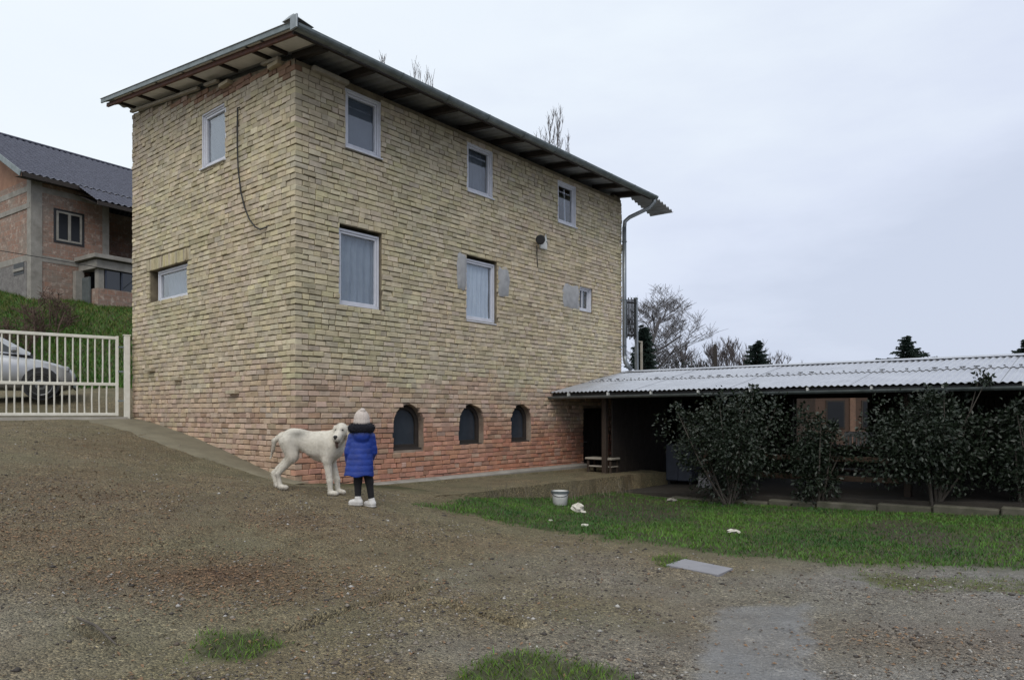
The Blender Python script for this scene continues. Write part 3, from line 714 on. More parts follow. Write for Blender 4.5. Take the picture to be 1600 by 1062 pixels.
def window(face, t0, t1, z0, z1, kd, seed):
    w = WR if face == 'R' else WL
    rec = {'blind': -.035, 'dark': -.035, 'open': -.03, 'net': -.065, 'net2': -.065, 'small': -.07, 'low': -.085}[kd]
    gap = .02 if z1 < 6 else .008
    a, b, c, d = t0 + .012, t1 - .012, z0 + .004, z1 - gap - (.05 if kd in ('net', 'net2') else 0)
    if kd == 'low': b = t1 - .20
    f_ = MB(); ring(f_, w, a, b, c, d, .042, rec - .07, rec)
    if kd in ('blind', 'dark', 'open', 'small'): ring(f_, w, a - .02, b + .02, c - .02, d + .012, .026, rec - .02, rec + .028)
    fo = f_.build('window', M['pvc'], house)
    s_ = MB(); ring(s_, w, a + .044, b - .044, c + .044, d - .044, .036, rec - .075, rec - .014); s_.build('sash', M['pvc'], fo)
    gi = .076
    p = w(a + gi, rec - .052, c + gi); MB().box(p, w(b - gi, rec - .052, c + gi) - p, w(a + gi, rec - .046, c + gi) - p, w(a + gi, rec - .052, d - gi) - p).build('pane', M['glass'], fo)
    p = w(a - .03, rec - .03, c - .035); pw = .05 if z1 > 6 else .02
    MB().cbox(p, w(b + .03, rec - .03, c - .035) - p, w(a - .03, rec + .03 + pw, c - .042) - p, UP * .028, .006).build('sill', M['pvc'], fo)
    if kd == 'blind':
        q = w(a + .03, rec - .085, c + .03); MB().box(q, w(b - .03, rec - .085, c + .03) - q, w(a + .03, rec - .09, c + .03) - q, UP * (d - c - .06)).build('blind', M['blind'], fo)
    elif kd == 'net': folded(w, a + .03, b - .03, c + .03, d - .03, rec - .11, .022, 6, seed, 'curtain', M['veil'], fo)
    elif kd == 'net2': folded(w, a + .03, b - .10, c + .03, d - .03, rec - .095, .016, 6, seed, 'curtain', M['curtain'], fo)
    elif kd == 'low': folded(w, a + .05, b - .05, c + .05, d - .05, rec - .20, .02, 8, seed, 'curtain', M['blind'], fo)
    elif kd == 'dark': folded(w, a + .03, b - .06, c + .03, d - .03, rec - .13, .02, 4, seed, 'curtain', M['blind'], fo)
    elif kd == 'small':
        mm = MB(); p0 = w((a + b) / 2 - .05, rec - .06, c + .05); mm.cbox(p0, w((a + b) / 2 - .02, rec - .06, c + .05) - p0, w((a + b) / 2 - .05, rec - .02, c + .05) - p0, UP * (d - c - .1), .005).build('mullion', M['pvc'], fo)
    elif kd == 'open':
        mm = MB(); mm.bar(w(a + .40, rec - .10, d - .10), w(b - .16, rec - .16, c + .08), .03, .03).build('stay_bar', M['pvc'], fo)
    return fo
for i, (t0, t1, z0, z1, kd) in enumerate(RW):
    if kd != 'door': window('R', t0, t1, z0, z1, kd, i)
for i, (t0, t1, z0, z1, kd) in enumerate(LW): window('L', t0, t1, z0, z1, kd, i + 20)
# the door under the shed roof
t0, t1, z0, z1 = RW[6][:4]
db = MB(); ring(db, WR, t0 + .01, t1 - .01, z0, z1 - .01, .07, -.22, -.14); dobj = db.build('door', M['dark_wood'], house)
for q in range(7):
    a_ = t0 + .085 + q * (t1 - t0 - .17) / 7; p = WR(a_, -.20, z0 + .08); MB().cbox(p, dR * ((t1 - t0 - .17) / 7 - .008), nR * .03, UP * (z1 - z0 - .17), .005).build('plank', M['dark_wood'], dobj)
MB().tube([WR(t0 + .2, -.17, .8), WR(t0 + .2, -.11, .8), WR(t0 + .31, -.11, .8)], .011, 6).build('handle', M['zinc_light'], dobj)
# arched basement windows
for (a, b, c, d) in ARCH:
    r_ = (b - a) / 2 - .03; cx = (a + b) / 2; zs_ = d - (b - a) / 2
    def outline(rr, cz):
        return [(cx - rr, cz), (cx + rr, cz)] + [(cx + rr * math.cos(th), zs_ + rr * math.sin(th)) for th in np.linspace(0, math.pi, 15)]
    o1, o2 = outline(r_ + .02, c + .0), outline(r_ - .06, c + .10)
    V = [WR(t, -.14, z) for t, z in o1] + [WR(t, -.14, z) for t, z in o2] + [WR(t, -.22, z) for t, z in o1] + [WR(t, -.22, z) for t, z in o2]; n_ = len(o1); Fc = []
    for i in range(n_):
        j_ = (i + 1) % n_; Fc += [(i, j_, n_ + j_, n_ + i), (n_ + i, n_ + j_, 3 * n_ + j_, 3 * n_ + i), (2 * n_ + j_, 2 * n_ + i, 3 * n_ + i, 3 * n_ + j_)]
    fo = mesh_obj('basement_window', V, Fc, M['dark_wood'], house)
    V = [WR(t, -.182, z) for t, z in outline(r_ - .05, c + .09)] + [WR(t, -.188, z) for t, z in outline(r_ - .05, c + .09)]
    mesh_obj('pane', V, [tuple(range(n_)), tuple(range(2 * n_ - 1, n_ - 1, -1))], M['dusty_glass'], fo)
    p = WR(a + .05, -.255, c + .05); MB().box(p, dR * (b - a - .1), nR * .01, UP * (d - c - .05)).build('blind', M['blind'], fo)
    p = WR(a + .02, -.14, c - .0); MB().cbox(p, dR * (b - a - .04), nR * .10, UP * .035, .006).build('sill', M['dark_wood'], fo)
# cement patches left from the window fitting
def patch(t0, t1, z0, z1, seed):
    n_ = 22; rr = random.Random(seed); pts = []
    for i in range(n_):
        th = 2 * math.pi * i / n_; cx_, sx_ = math.cos(th), math.sin(th); m_ = max(abs(cx_), abs(sx_)); k2 = .9 + .16 * rr.random()
        pts.append(((t0 + t1) / 2 + (t1 - t0) / 2 * cx_ / m_ * k2, (z0 + z1) / 2 + (z1 - z0) / 2 * sx_ / m_ * k2))
    V = [WR((t0 + t1) / 2, .032, (z0 + z1) / 2)] + [WR((t0 + t1) / 2 + (t - (t0 + t1) / 2) * .75, .028 + .006 * rr.random(), (z0 + z1) / 2 + (z - (z0 + z1) / 2) * .8) for t, z in pts] + [WR(t, .008, z) for t, z in pts]
    Fc = [(0, 1 + i, 1 + (i + 1) % n_) for i in range(n_)] + [(1 + i, n_ + 1 + i, n_ + 1 + (i + 1) % n_, 1 + (i + 1) % n_) for i in range(n_)]
    return mesh_obj('cement_patch', V, Fc, M['cement'], house, smooth=True)
patch(3.55, 3.82, 3.90, 4.60, 1); patch(4.755, 5.12, 3.92, 4.52, 2); patch(7.02, 7.68, 3.95, 4.50, 3)

# roof ---------------------------------------------------------------
def roof_z(n): return EAVE + .20 - RISE * n                      # n outward from the long wall (negative = towards the back)
NB = -(DEP + .35)
def corrugated(name, w3, t0, t1, n0, n1, zf, period, amp, mat, parent, th=.006, rows=2, sag=None):
    """sheet with ridges running across the eave; both skins"""
    k_ = max(4, int((t1 - t0) / period * 6)); V = []; Fc = []
    for s_ in (0, 1):
        for i in range(k_ + 1):
            t = t0 + (t1 - t0) * i / k_
            for j_ in range(rows + 1):
                n_ = n0 + (n1 - n0) * j_ / rows; z = zf(n_) + amp * math.sin(2 * math.pi * t / period) - s_ * th
                if sag: z += sag(t, n_)
                V.append(w3(t, n_, z))
    m_ = rows + 1; off = (k_ + 1) * m_
    for i in range(k_):
        for j_ in range(rows):
            q = (i * m_ + j_, (i + 1) * m_ + j_, (i + 1) * m_ + j_ + 1, i * m_ + j_ + 1); Fc += [q, tuple(x + off for x in q[::-1])]
        for j_ in (0, rows):
            Fc.append((i * m_ + j_, (i + 1) * m_ + j_, (i + 1) * m_ + j_ + off, i * m_ + j_ + off))
    for i in (0, k_):
        for j_ in range(rows): Fc.append((i * m_ + j_, i * m_ + j_ + 1, i * m_ + j_ + 1 + off, i * m_ + j_ + off))
    return mesh_obj(name, V, Fc, mat, parent, smooth=False)
roof = corrugated('roof', WR, -.5, 10.05, .70, NB, roof_z, .18, .018, M['sheet_under'], house, rows=3)
loose = corrugated('loose_sheet', WR, 9.95, 11.05, .72, .05, roof_z, .16, .030, M['sheet_under'], roof,
                   sag=lambda t, n_: -.05 - .16 * (t - 9.95) ** 1.2 - .10 * (.72 - n_) * (t - 9.95))
def rafter(a, b, w_, h_, name, mat, par=roof): return MB().bar(a, b, w_, h_, c=.006).build(name, mat, par)
for t in [.15, 1.05, 2.0, 2.95, 3.9, 4.85, 5.8, 6.75, 7.7, 8.65, 9.5]:
    rafter(WR(t, .60, roof_z(.60) - .085), WR(t, -.25, roof_z(-.25) - .085), .10, .11, 'rafter', M['dark_wood'])
rafter(WR(-.42, .60, roof_z(.6) - .075), WR(10.0, .60, roof_z(.6) - .075), .05, .09, 'eave_batten', M['dark_wood'])
# verge over the short wall
for s0, s1 in ((-.62, DEP + .30),): rafter(WR(-.37, -s0, roof_z(-s0) - .085), WR(-.37, -s1, roof_z(-s1) - .085), .05, .075, 'verge_beam', M['red_oxide'])
rafter(WR(-.47, .68, roof_z(.68) - .02), WR(-.47, NB, roof_z(NB) - .02), .03, .10, 'verge_trim', M['gutter'])
for s_ in (.25, .70, 1.75, 2.85, 3.9, 4.95, 5.85):
    rafter(WR(-.34, -s_, roof_z(-s_) - .072), WR(.02, -s_, roof_z(-s_) - .072), .045, .05, 'lookout', M['dark_wood'])
for a_, b_ in zip((-.6, .29, .74, 1.79, 2.89, 3.94, 4.99), (.21, .66, 1.71, 2.81, 3.86, 4.91, 5.81)):
    p = WR(-.46, -a_, roof_z(-a_) - .048); MB().cbox(p, dR * .50, -nR * (b_ - a_) + UP * RISE * (b_ - a_), UP * .014, .003).build('soffit_board', M['soffit'], roof)
for (s0, s1, dz) in ((3.0, 5.9, .12), (2.3, 2.75, .11), (.35, .85, .10)):
    rafter(WR(-.05, -s0, roof_z(-s0) - dz - .05), WR(-.05, -s1, roof_z(-s1) - dz - .05), .07, .05, 'wall_plate', M['timber_pale'])
rafter(WR(.28, .06, EAVE - .06), WR(.95, .06, EAVE - .07), .09, .07, 'wall_plate', M['timber_pale'])
# gutter, its end cap, brackets, downpipe
V = []; Fc = []; gk = 9; gt = np.linspace(-.50, 9.97, 12)
for i, t in enumerate(gt):
    for s_, r_ in ((0, .085), (1, .078)):
        for q in range(gk):
            th = math.pi * q / (gk - 1); V.append(WR(t, .78 - r_ * math.cos(th), roof_z(.78) - .06 - .002 * t - r_ * math.sin(th)))
st = 2 * gk
for i in range(len(gt) - 1):
    for s_ in (0, 1):
        for q in range(gk - 1): Fc.append((i * st + s_ * gk + q, (i + 1) * st + s_ * gk + q, (i + 1) * st + s_ * gk + q + 1, i * st + s_ * gk + q + 1))
    for q in (0, gk - 1): Fc.append((i * st + q, (i + 1) * st + q, (i + 1) * st + gk + q, i * st + gk + q))
for b in (0, (len(gt) - 1) * st): Fc.append(tuple(b + q for q in range(gk)))
gut = mesh_obj('gutter', V, Fc, M['gutter'], house)
for t in np.arange(.4, 9.9, 1.05):
    MB().tube([WR(t, .78 - .092 * math.cos(th), roof_z(.78) - .06 - .002 * t - .092 * math.sin(th)) for th in np.linspace(0, math.pi, 8)], .008, 5).build('bracket', M['gutter'], gut)
MB().cbox(WR(-.54, .70, roof_z(.7) - .15), dR * .03, nR * .17, UP * .20, .01).build('end_cap', M['zinc_light'], gut)
# bent corner flashing
MB().add([WR(-.54, .84, roof_z(.7) + .02), WR(-.54, .50, roof_z(.5) + .02), WR(-.20, .50, roof_z(.5) + .02), WR(-.20, .80, roof_z(.7) + .0),
          WR(-.50, .74, roof_z(.7) + .10), WR(-.46, .56, roof_z(.5) + .12), WR(-.30, .56, roof_z(.5) + .06), WR(-.26, .72, roof_z(.7) + .05)],
         [(4, 5, 6, 7), (0, 1, 5, 4), (1, 2, 6, 5), (2, 3, 7, 6), (3, 0, 4, 7), (3, 2, 1, 0)]).build('corner_flashing', M['zinc_light'], roof)
dp_ = MB().tube([WR(9.90, .78, roof_z(.78) - .13), WR(9.90, .77, roof_z(.78) - .24), WR(9.86, .66, roof_z(.78) - .36), WR(9.66, .20, 6.52), WR(9.60, .10, 6.42), WR(9.59, .085, 6.25)], .052, 10)
dp_.tube([WR(9.59, .085, 6.27), WR(9.60, .085, 2.95)], .055, 10).tube([WR(9.60, .085, 2.97), WR(9.63, .10, 2.80), WR(9.76, .18, 2.62)], .058, 10)
dpo = dp_.build('downpipe', M['zinc_light'], house, smooth=True)
for z in (5.9, 4.4, 3.2): MB().tube([WR(9.595 + .062 * math.cos(q), .085 + .062 * math.sin(q), z) for q in np.linspace(0, 6.283, 13)], .009, 5).bar(WR(9.55, .07, z), WR(9.50, .0, z), .02, .02).build('pipe_clip', M['gutter'], dpo)

# lamp and hanging cable -------------------------------------------------
lamp = empty('wall_lamp', WR(6.12, .0, 5.2)); tag(lamp, 'small round floodlight with a pale bracket on the yellow brick wall', 'lamp')
MB().lathe([(.02, 0), (.085, .0), (.105, .05), (.105, .09), (.09, .10)], WR(5.98, .16, 5.27), ax=(-dR * .75 + nR * .6 - UP * .25), k_=16).build('lamp_head', M['black_metal'], lamp)
MB().cbox(WR(6.10, .018, 5.12), dR * .26, nR * .05, UP * .18, .015).build('mount_plate', M['plastic_white'], lamp)
MB().bar(WR(6.20, .05, 5.24), WR(6.0, .15, 5.27), .045, .05, c=.008).build('bracket', M['plastic_white'], lamp)
MB().add([WR(6.26, .02, 5.28), WR(6.44, .02, 5.26), WR(6.36, .02, 5.50), WR(6.32, .09, 5.30)], [(0, 1, 3), (1, 2, 3), (2, 0, 3), (0, 2, 1)]).build('lamp_shield', M['zinc_light'], lamp)
MB().tube([WR(6.02, .03, 5.18), WR(6.03, .025, 4.95), WR(6.06, .025, 4.70)], .009, 5).build('lamp_cord', M['cable'], lamp)
cb = MB().tube([WL(1.60, -.02, 6.68), WL(1.66, .035, 6.66), WL(1.655, .04, 6.4), WL(1.65, .045, 6.05), WL(1.61, .05, 5.6), WL(1.52, .05, 5.2), WL(1.40, .05, 4.92), WL(1.25, .05, 4.70), WL(1.08, .05, 4.55), WL(.93, .045, 4.48), WL(.80, .035, 4.49), WL(.74, -.02, 4.52)], .013, 6).build('hanging_cable', M['cable'], None)
tag(cb, 'black cable hanging in a long curve on the short brick wall', 'cable')

# ------------------------------------------------------------------ apron along the long wall
V = []; Fc = []; nt_ = 26
for i in range(nt_ + 1):
    t = .9 + (8.4 - .9) * i / nt_
    zt_ = .275 - .012 * t
    for q, n_ in enumerate((-.02, .35, .38, 1.0, 1.55, 1.86, 1.9)):
        h = zt_ + (0.04 if q < 2 else 0) + (fbm(t * 3, n_ * 3, 19) - .5) * .05 * (q > 1) - .02 * (q == 5)
        e_ = (fbm(t * 2.2, 7.7, 23) - .5) * .25 if q >= 5 else 0
        if i == 0: h -= .14
        p = WR(t, n_ + e_, h); V.append(p)
    p = WR(t, 1.93 + e_, zt_ - .55); V.append(p)
k_ = 8
for i in range(nt_):
    for q in range(k_ - 1): Fc.append((i * k_ + q, i * k_ + q + 1, (i + 1) * k_ + q + 1, (i + 1) * k_ + q))
Fc.append(tuple(range(k_))); Fc.append(tuple(nt_ * k_ + q for q in range(k_ - 1, -1, -1)))
ap = mesh_obj('pavement', V, Fc, M['ground'])
MB().cbox(WR(1.3, .0, .0), dR * 6.4, nR * .30, UP * .315 - dR * 0, .03).build('wall_footing', M['concrete'], house); tag(ap, 'worn concrete apron with crumbling edge along the brick wall', 'pavement', kind='structure')
# sloping cement strip at the foot of the short wall
V = []; Fc = []
for i in range(25):
    t = -.3 + (DEP + .3 + .3) * i / 24; p0 = WL(t, -.02, 0); p1 = WL(t, .14 + min(1, i / 8) * .55 + .25 * i / 24 + (fbm(t * 2, 1.5, 4) - .5) * .3, 0)
    V += [(p0[0], p0[1], float(G(*p0[:2])) + .035), ((p0 + p1)[0] / 2, (p0 + p1)[1] / 2, float(G(*((p0 + p1) / 2)[:2])) + .022), (p1[0], p1[1], float(G(*p1[:2])) + .004), (p1[0] + nL[0] * .03, p1[1] + nL[1] * .03, float(G(*p1[:2])) - .08)]
for i in range(24):
    for q in range(3): Fc.append((i * 4 + q, (i + 1) * 4 + q, (i + 1) * 4 + q + 1, i * 4 + q + 1))
ws = mesh_obj('path', V, Fc, M['strip'], smooth=True); tag(ws, 'narrow sloping cement strip along the foot of the short brick wall', 'path', kind='structure')

# ------------------------------------------------------------------ the open shed on the right
SN0, SN1, ST0, STR, ST1 = .03, 12.2, 6.58, 9.62, 12.6
def shed_z(t): return 1.97 + (.185 * (t - ST0) if t < STR else .185 * (STR - ST0) - .185 * (t - STR))
def floor_z(n): return -.20 + .045 * n
shed = empty('open_shed', WR(8.5, 6, 0)); tag(shed, 'long low open shed of dark timber with a wet metal sheet roof', 'shed')
def W_shed(n, t, z): return WR(t, n, z)
nsh = SN0; i = 0; rr = random.Random(5)
while nsh < SN1 - .2:
    w_ = 1.04; n2 = min(nsh + w_, SN1)
    for (ta, tb, dz) in ((ST0 - .05 + rr.uniform(-.015, .015), 8.15, .0), (8.05, STR + .02, .016)):
        corrugated('roof_sheet', W_shed, nsh, n2 + .035, ta, tb, lambda t_, dz=dz, q=i: shed_z(t_) + dz + .007 * (q % 2) + rr.uniform(0, .002), .105, .013, M['shed_sheet'], shed, th=.004, rows=2)
    corrugated('roof_sheet', W_shed, nsh + .02, n2 + .055, STR + .03, ST1, lambda t_, q=i: shed_z(t_) + .007 * (q % 2), .105, .013, M['shed_sheet'], shed, th=.004, rows=1)
    nsh = n2; i += 1
# ridge cap, screw heads along the lap
MB().add([WR(STR - .16, SN0, shed_z(STR - .16) + .045), WR(STR, SN0, shed_z(STR) + .055), WR(STR + .16, SN0, shed_z(STR - .16) + .045), WR(STR - .16, SN1, shed_z(STR - .16) + .045), WR(STR, SN1, shed_z(STR) + .055), WR(STR + .16, SN1, shed_z(STR - .16) + .045),
          WR(STR - .16, SN0, shed_z(STR - .16) + .038), WR(STR, SN0, shed_z(STR) + .048), WR(STR + .16, SN0, shed_z(STR - .16) + .038), WR(STR - .16, SN1, shed_z(STR - .16) + .038), WR(STR, SN1, shed_z(STR) + .048), WR(STR + .16, SN1, shed_z(STR - .16) + .038)],
         [(0, 1, 4, 3), (1, 2, 5, 4), (9, 10, 7, 6), (10, 11, 8, 7), (0, 3, 9, 6), (2, 8, 11, 5)]).build('ridge_cap', M['shed_sheet'], shed)
sc_ = MB()
for n_ in np.arange(.3, SN1, .21):
    p = WR(8.13 + random.uniform(-.03, .03), n_, shed_z(8.13) + .035); sc_.cbox(p, nR * random.choice((.03, .05, .09)), dR * .03, UP * .016, .004)
so = sc_.build('screw_row', M['black_metal'], shed); so['kind'] = 'stuff'
# frame
for n_ in (1.19, 4.2, 7.09, 10.0):
    MB().bar(WR(6.95, n_, floor_z(n_) - .05), WR(6.95, n_, shed_z(6.95) - .20), .11, .11, c=.012).build('post', M['post_wood'], shed)
for n_ in (.35, 3.4, 5.25, 8.3, 11.6):
    MB().bar(WR(12.3, n_, -.3), WR(12.3, n_, shed_z(12.3) - .17), .11, .11, c=.012).build('post', M['dark_wood'], shed)
MB().bar(WR(6.95, SN0 + .03, shed_z(6.95) - .135), WR(6.95, SN1, shed_z(6.95) - .135), .10, .13, c=.01).build('beam', M['dark_wood'], shed)
MB().bar(WR(12.3, SN0 + .03, shed_z(12.3) - .11), WR(12.3, SN1, shed_z(12.3) - .11), .10, .12, c=.01).build('beam', M['dark_wood'], shed)
MB().bar(WR(9.66, SN0 + .03, shed_z(9.66) - .13), WR(9.66, SN1, shed_z(9.66) - .13), .10, .14, c=.01).build('beam', M['dark_wood'], shed)
for n_ in np.arange(.5, SN1, .95):
    MB().bar(WR(ST0 + .05, n_, shed_z(ST0 + .05) - .05), WR(9.6, n_, shed_z(9.6) - .05), .06, .07, c=.006).build('rafter', M['dark_wood'], shed)
MB().cbox(WR(ST0 + .02, SN0, shed_z(ST0) - .135), dR * .025, nR * (SN1 - SN0), UP * .10, .004).build('fascia', M['black_metal'], shed)  # black colour stands in for the shadow gap above the gutter
# gutter with white brackets
V = []; Fc = []; gk = 8; gn = np.linspace(SN0 - .02, SN1, 8)
for n_ in gn:
    for r_ in (.062, .056):
        for q in range(gk):
            th = math.pi * q / (gk - 1); V.append(WR(ST0 - .085 + r_ * math.cos(th), n_, shed_z(ST0) - .10 - r_ * math.sin(th) + .003 * n_))
st = 2 * gk
for i in range(len(gn) - 1):
    for s_ in (0, 1):
        for q in range(gk - 1): Fc.append((i * st + s_ * gk + q, (i + 1) * st + s_ * gk + q, (i + 1) * st + s_ * gk + q + 1, i * st + s_ * gk + q + 1))
    for q in (0, gk - 1): Fc.append((i * st + q, (i + 1) * st + q, (i + 1) * st + gk + q, i * st + gk + q))
Fc.append(tuple(range(gk)))
sg = mesh_obj('gutter', V, Fc, M['gutter'], shed)
for n_ in np.arange(.5, SN1, 1.02):
    MB().cbox(WR(ST0 - .09, n_, shed_z(ST0) - .105), nR * .03, dR * .10, UP * .075, .006).build('bracket', M['plastic_white'], sg)
# floor and kerb
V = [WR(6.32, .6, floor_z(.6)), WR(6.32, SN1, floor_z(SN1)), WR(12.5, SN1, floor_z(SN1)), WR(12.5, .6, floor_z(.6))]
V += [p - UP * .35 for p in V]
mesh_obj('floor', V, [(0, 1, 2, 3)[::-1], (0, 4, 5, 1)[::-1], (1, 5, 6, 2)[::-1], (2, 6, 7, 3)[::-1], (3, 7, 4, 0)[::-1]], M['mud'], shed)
n_ = .65; rr = random.Random(3)
while n_ < SN1 - .3:
    L_ = rr.uniform(.75, 1.1); p = WR(6.12 + rr.uniform(-.02, .02), n_, floor_z(n_) - .30)
    MB().cbox(p, nR * (L_ - .02), dR * .185, UP * (.26 + rr.uniform(-.015, .01)), .02).build('kerb_stone', M['kerb'], shed); n_ += L_
# back wall of upright boards with one open bay
n_ = .08; rr = random.Random(9)
while n_ < SN1:
    w_ = rr.uniform(.16, .21); top = shed_z(12.38) - .02
    if 3.45 < n_ + w_ / 2 < 5.2: top = .72
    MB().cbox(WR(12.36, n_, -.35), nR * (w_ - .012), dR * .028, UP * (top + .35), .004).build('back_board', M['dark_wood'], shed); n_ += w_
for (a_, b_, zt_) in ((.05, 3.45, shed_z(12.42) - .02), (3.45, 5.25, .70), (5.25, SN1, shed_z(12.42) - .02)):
    MB().box(WR(12.40, a_, -.35), dR * .02, nR * (b_ - a_), UP * (zt_ + .35)).build('light_stop_sheet', M['dark_wood'], shed)  # solid sheet added behind the boards to stop light leaking in
for q in range(11):                                              # boards added to keep daylight out of the gap behind the brick house
    t = 9.45 + q * .27; MB().cbox(WR(t, .04, -.4), dR * .268, nR * .03, UP * (shed_z(t + .25) - .03 + .4), .003).build('side_board', M['dark_wood'], shed)
for q in range(9):                                               # partition beside the door
    t = 7.1 + q * .28; MB().cbox(WR(t, 1.26, -.3), dR * .272, nR * .03, UP * (shed_z(t) - .12 + .3), .003).build('partition_board', M['dark_wood'], shed)
# closed far gable
for q in range(18):
    t = 7.05 + q * .29; MB().cbox(WR(t, SN1 - .06, -.1), dR * .275, nR * .028, UP * (shed_z(t + (.28 if t > STR else 0)) - .06 + .1), .004).build('gable_board', M['dark_wood'], shed)
# low rails between the posts
for z in (.66, .32):
    for (n0_, n1_) in ((4.28, 7.01),):
        MB().bar(WR(6.93, n0_, z + .02), WR(6.93, n1_, z + .05), .035, .09, c=.006).build('rail', M['brown_wood'], shed)

# things inside and by the shed
def small_table(loc_t, loc_n, z0, w_, d_, h_, name, label, cat, mat, shelf=False):
    r_ = empty(name, WR(loc_t, loc_n, z0)); tag(r_, label, cat)
    p = WR(loc_t - d_ / 2, loc_n - w_ / 2, z0 + h_ - .04); MB().cbox(p, dR * d_, nR * w_, UP * .045, .008).build('top', mat, r_)
    for a_ in (-1, 1):
        for b_ in (-1, 1):
            q = WR(loc_t + a_ * (d_ / 2 - .05), loc_n + b_ * (w_ / 2 - .06), z0 - .03); MB().bar(q, q + UP * (h_ - .03), .05, .05, c=.006).build('leg', M['post_wood'], r_)
    if shelf:
        p = WR(loc_t - d_ / 2 + .03, loc_n - w_ / 2 + .03, z0 + h_ * .38); MB().cbox(p, dR * (d_ - .06), nR * (w_ - .06), UP * .03, .006).build('shelf', mat, r_)
    return r_
bz = .21
small_table(7.15, 1.0, bz - .03, .70, .36, .33, 'low_bench', 'low weathered plank bench on the apron beside the dark door', 'bench', M['timber_pale'], True)
small_table(8.9, 5.85, floor_z(5.85), 1.2, .6, .78, 'work_table', 'rough timber table inside the shed carrying the white crate', 'table', M['brown_wood'], True)
cr = empty('slatted_crate', WR(8.9, 5.85, floor_z(5.85) + .785)); tag(cr, 'white slatted crate on the timber table in the shed', 'crate')
cz = floor_z(5.85) + .788
MB().cbox(WR(8.72, 5.64, cz), dR * .30, nR * .42, UP * .02, .004).build('base', M['plastic_white'], cr)
for q in range(6): MB().cbox(WR(8.71, 5.645 + q * .073, cz + .02), dR * .012, nR * .045, UP * .17, .004).build('slat', M['plastic_white'], cr)
for q in range(6): MB().cbox(WR(9.01, 5.645 + q * .073, cz + .02), dR * .012, nR * .045, UP * .17, .004).build('slat', M['plastic_white'], cr)
MB().cbox(WR(8.70, 5.63, cz + .19), dR * .335, nR * .44, UP * .09, .008).build('rim', M['plastic_white'], cr)
cab = empty('tool_cabinet', WR(8.6, 2.3, floor_z(2.3))); tag(cab, 'blue grey cabinet standing against the shed wall near the door', 'cabinet')
cf = floor_z(2.3)
MB().cbox(WR(8.3, 1.95, cf + .08), dR * .5, nR * .62, UP * .82, .012).build('carcass', M['blue_panel'], cab)
for q in (0, 1): MB().cbox(WR(8.278, 1.97 + q * .295, cf + .10), dR * .02, nR * .285, UP * .78, .006).build('door', M['blue_panel'], cab)
for a_ in (8.33, 8.74):
    for b_ in (1.98, 2.50): MB().cbox(WR(a_, b_, cf - .02), dR * .05, nR * .05, UP * .11, .004).build('leg', M['black_metal'], cab)
hearth = empty('brick_stove', WR(8.5, 3.1, floor_z(3.1))); tag(hearth, 'dark brick stove with a pale lintel at the back of the shed', 'stove')
hf = floor_z(3.1)
for a_ in (2.85, 3.45): MB().cbox(WR(8.3, a_, hf - .02), dR * .5, nR * .14, UP * .72, .012).build('pier', M['rust'], hearth)
MB().cbox(WR(8.26, 2.82, hf + .70), dR * .56, nR * .80, UP * .10, .012).build('lintel', M['concrete'], hearth)
MB().cbox(WR(8.62, 2.95, hf), dR * .16, nR * .52, UP * .68, .01).build('fireback', M['black_metal'], hearth)
gb = MB(); p = WR(7.62, 3.05, floor_z(3.05)); gb.cbox(p, dR * .22, nR * .28, UP * .30, .018)
for q in (0, 1): gb.cbox(WR(7.60, 3.08 + q * .12, floor_z(3.05) + .06), dR * .018, nR * .10, UP * .18, .005)
gbo = gb.build('concrete_block', M['grey_box']); tag(gbo, 'pale grey hollow block standing on the shed floor', 'block')

# ------------------------------------------------------------------ evergreen shrubs before the shed
def leaf_cloud(n_, ctr, rad, size, droop=.3, seed=0, shell=.55, lumps=14):
    r_ = np.random.default_rng(seed)
    lc = r_.normal(size=(lumps, 3)); lc /= np.linalg.norm(lc, axis=1)[:, None]; lc *= r_.uniform(.25, .85, (lumps, 1)); lr = r_.uniform(.25, .48, lumps)
    k_ = r_.integers(0, lumps, n_); d = r_.normal(size=(n_, 3)); d /= np.linalg.norm(d, axis=1)[:, None]
    p = lc[k_] + d * lr[k_][:, None] * r_.uniform(shell, 1.08, (n_, 1)); p = p * np.asarray(rad) + np.asarray(ctr)
    ax = d + r_.normal(size=(n_, 3)) * .7; ax[:, 2] -= droop; ax /= np.linalg.norm(ax, axis=1)[:, None]
    sd_ = np.cross(ax, r_.normal(size=(n_, 3))); sd_ /= np.linalg.norm(sd_, axis=1)[:, None]; nn = np.cross(sd_, ax)
    L_ = size * r_.uniform(.6, 1.25, (n_, 1)); W_ = L_ * .27
    a = p; b = p + ax * L_ * .45 + sd_ * W_ + nn * L_ * .10; c = p + ax * L_; e_ = p + ax * L_ * .45 - sd_ * W_ + nn * L_ * .10
    V = np.stack([a, b, c, e_], 1).reshape(-1, 3); i_ = np.arange(n_)[:, None] * 4
    Fc = np.concatenate([i_ + np.array([[0, 1, 2]]), i_ + np.array([[0, 2, 3]])])
    return V, Fc
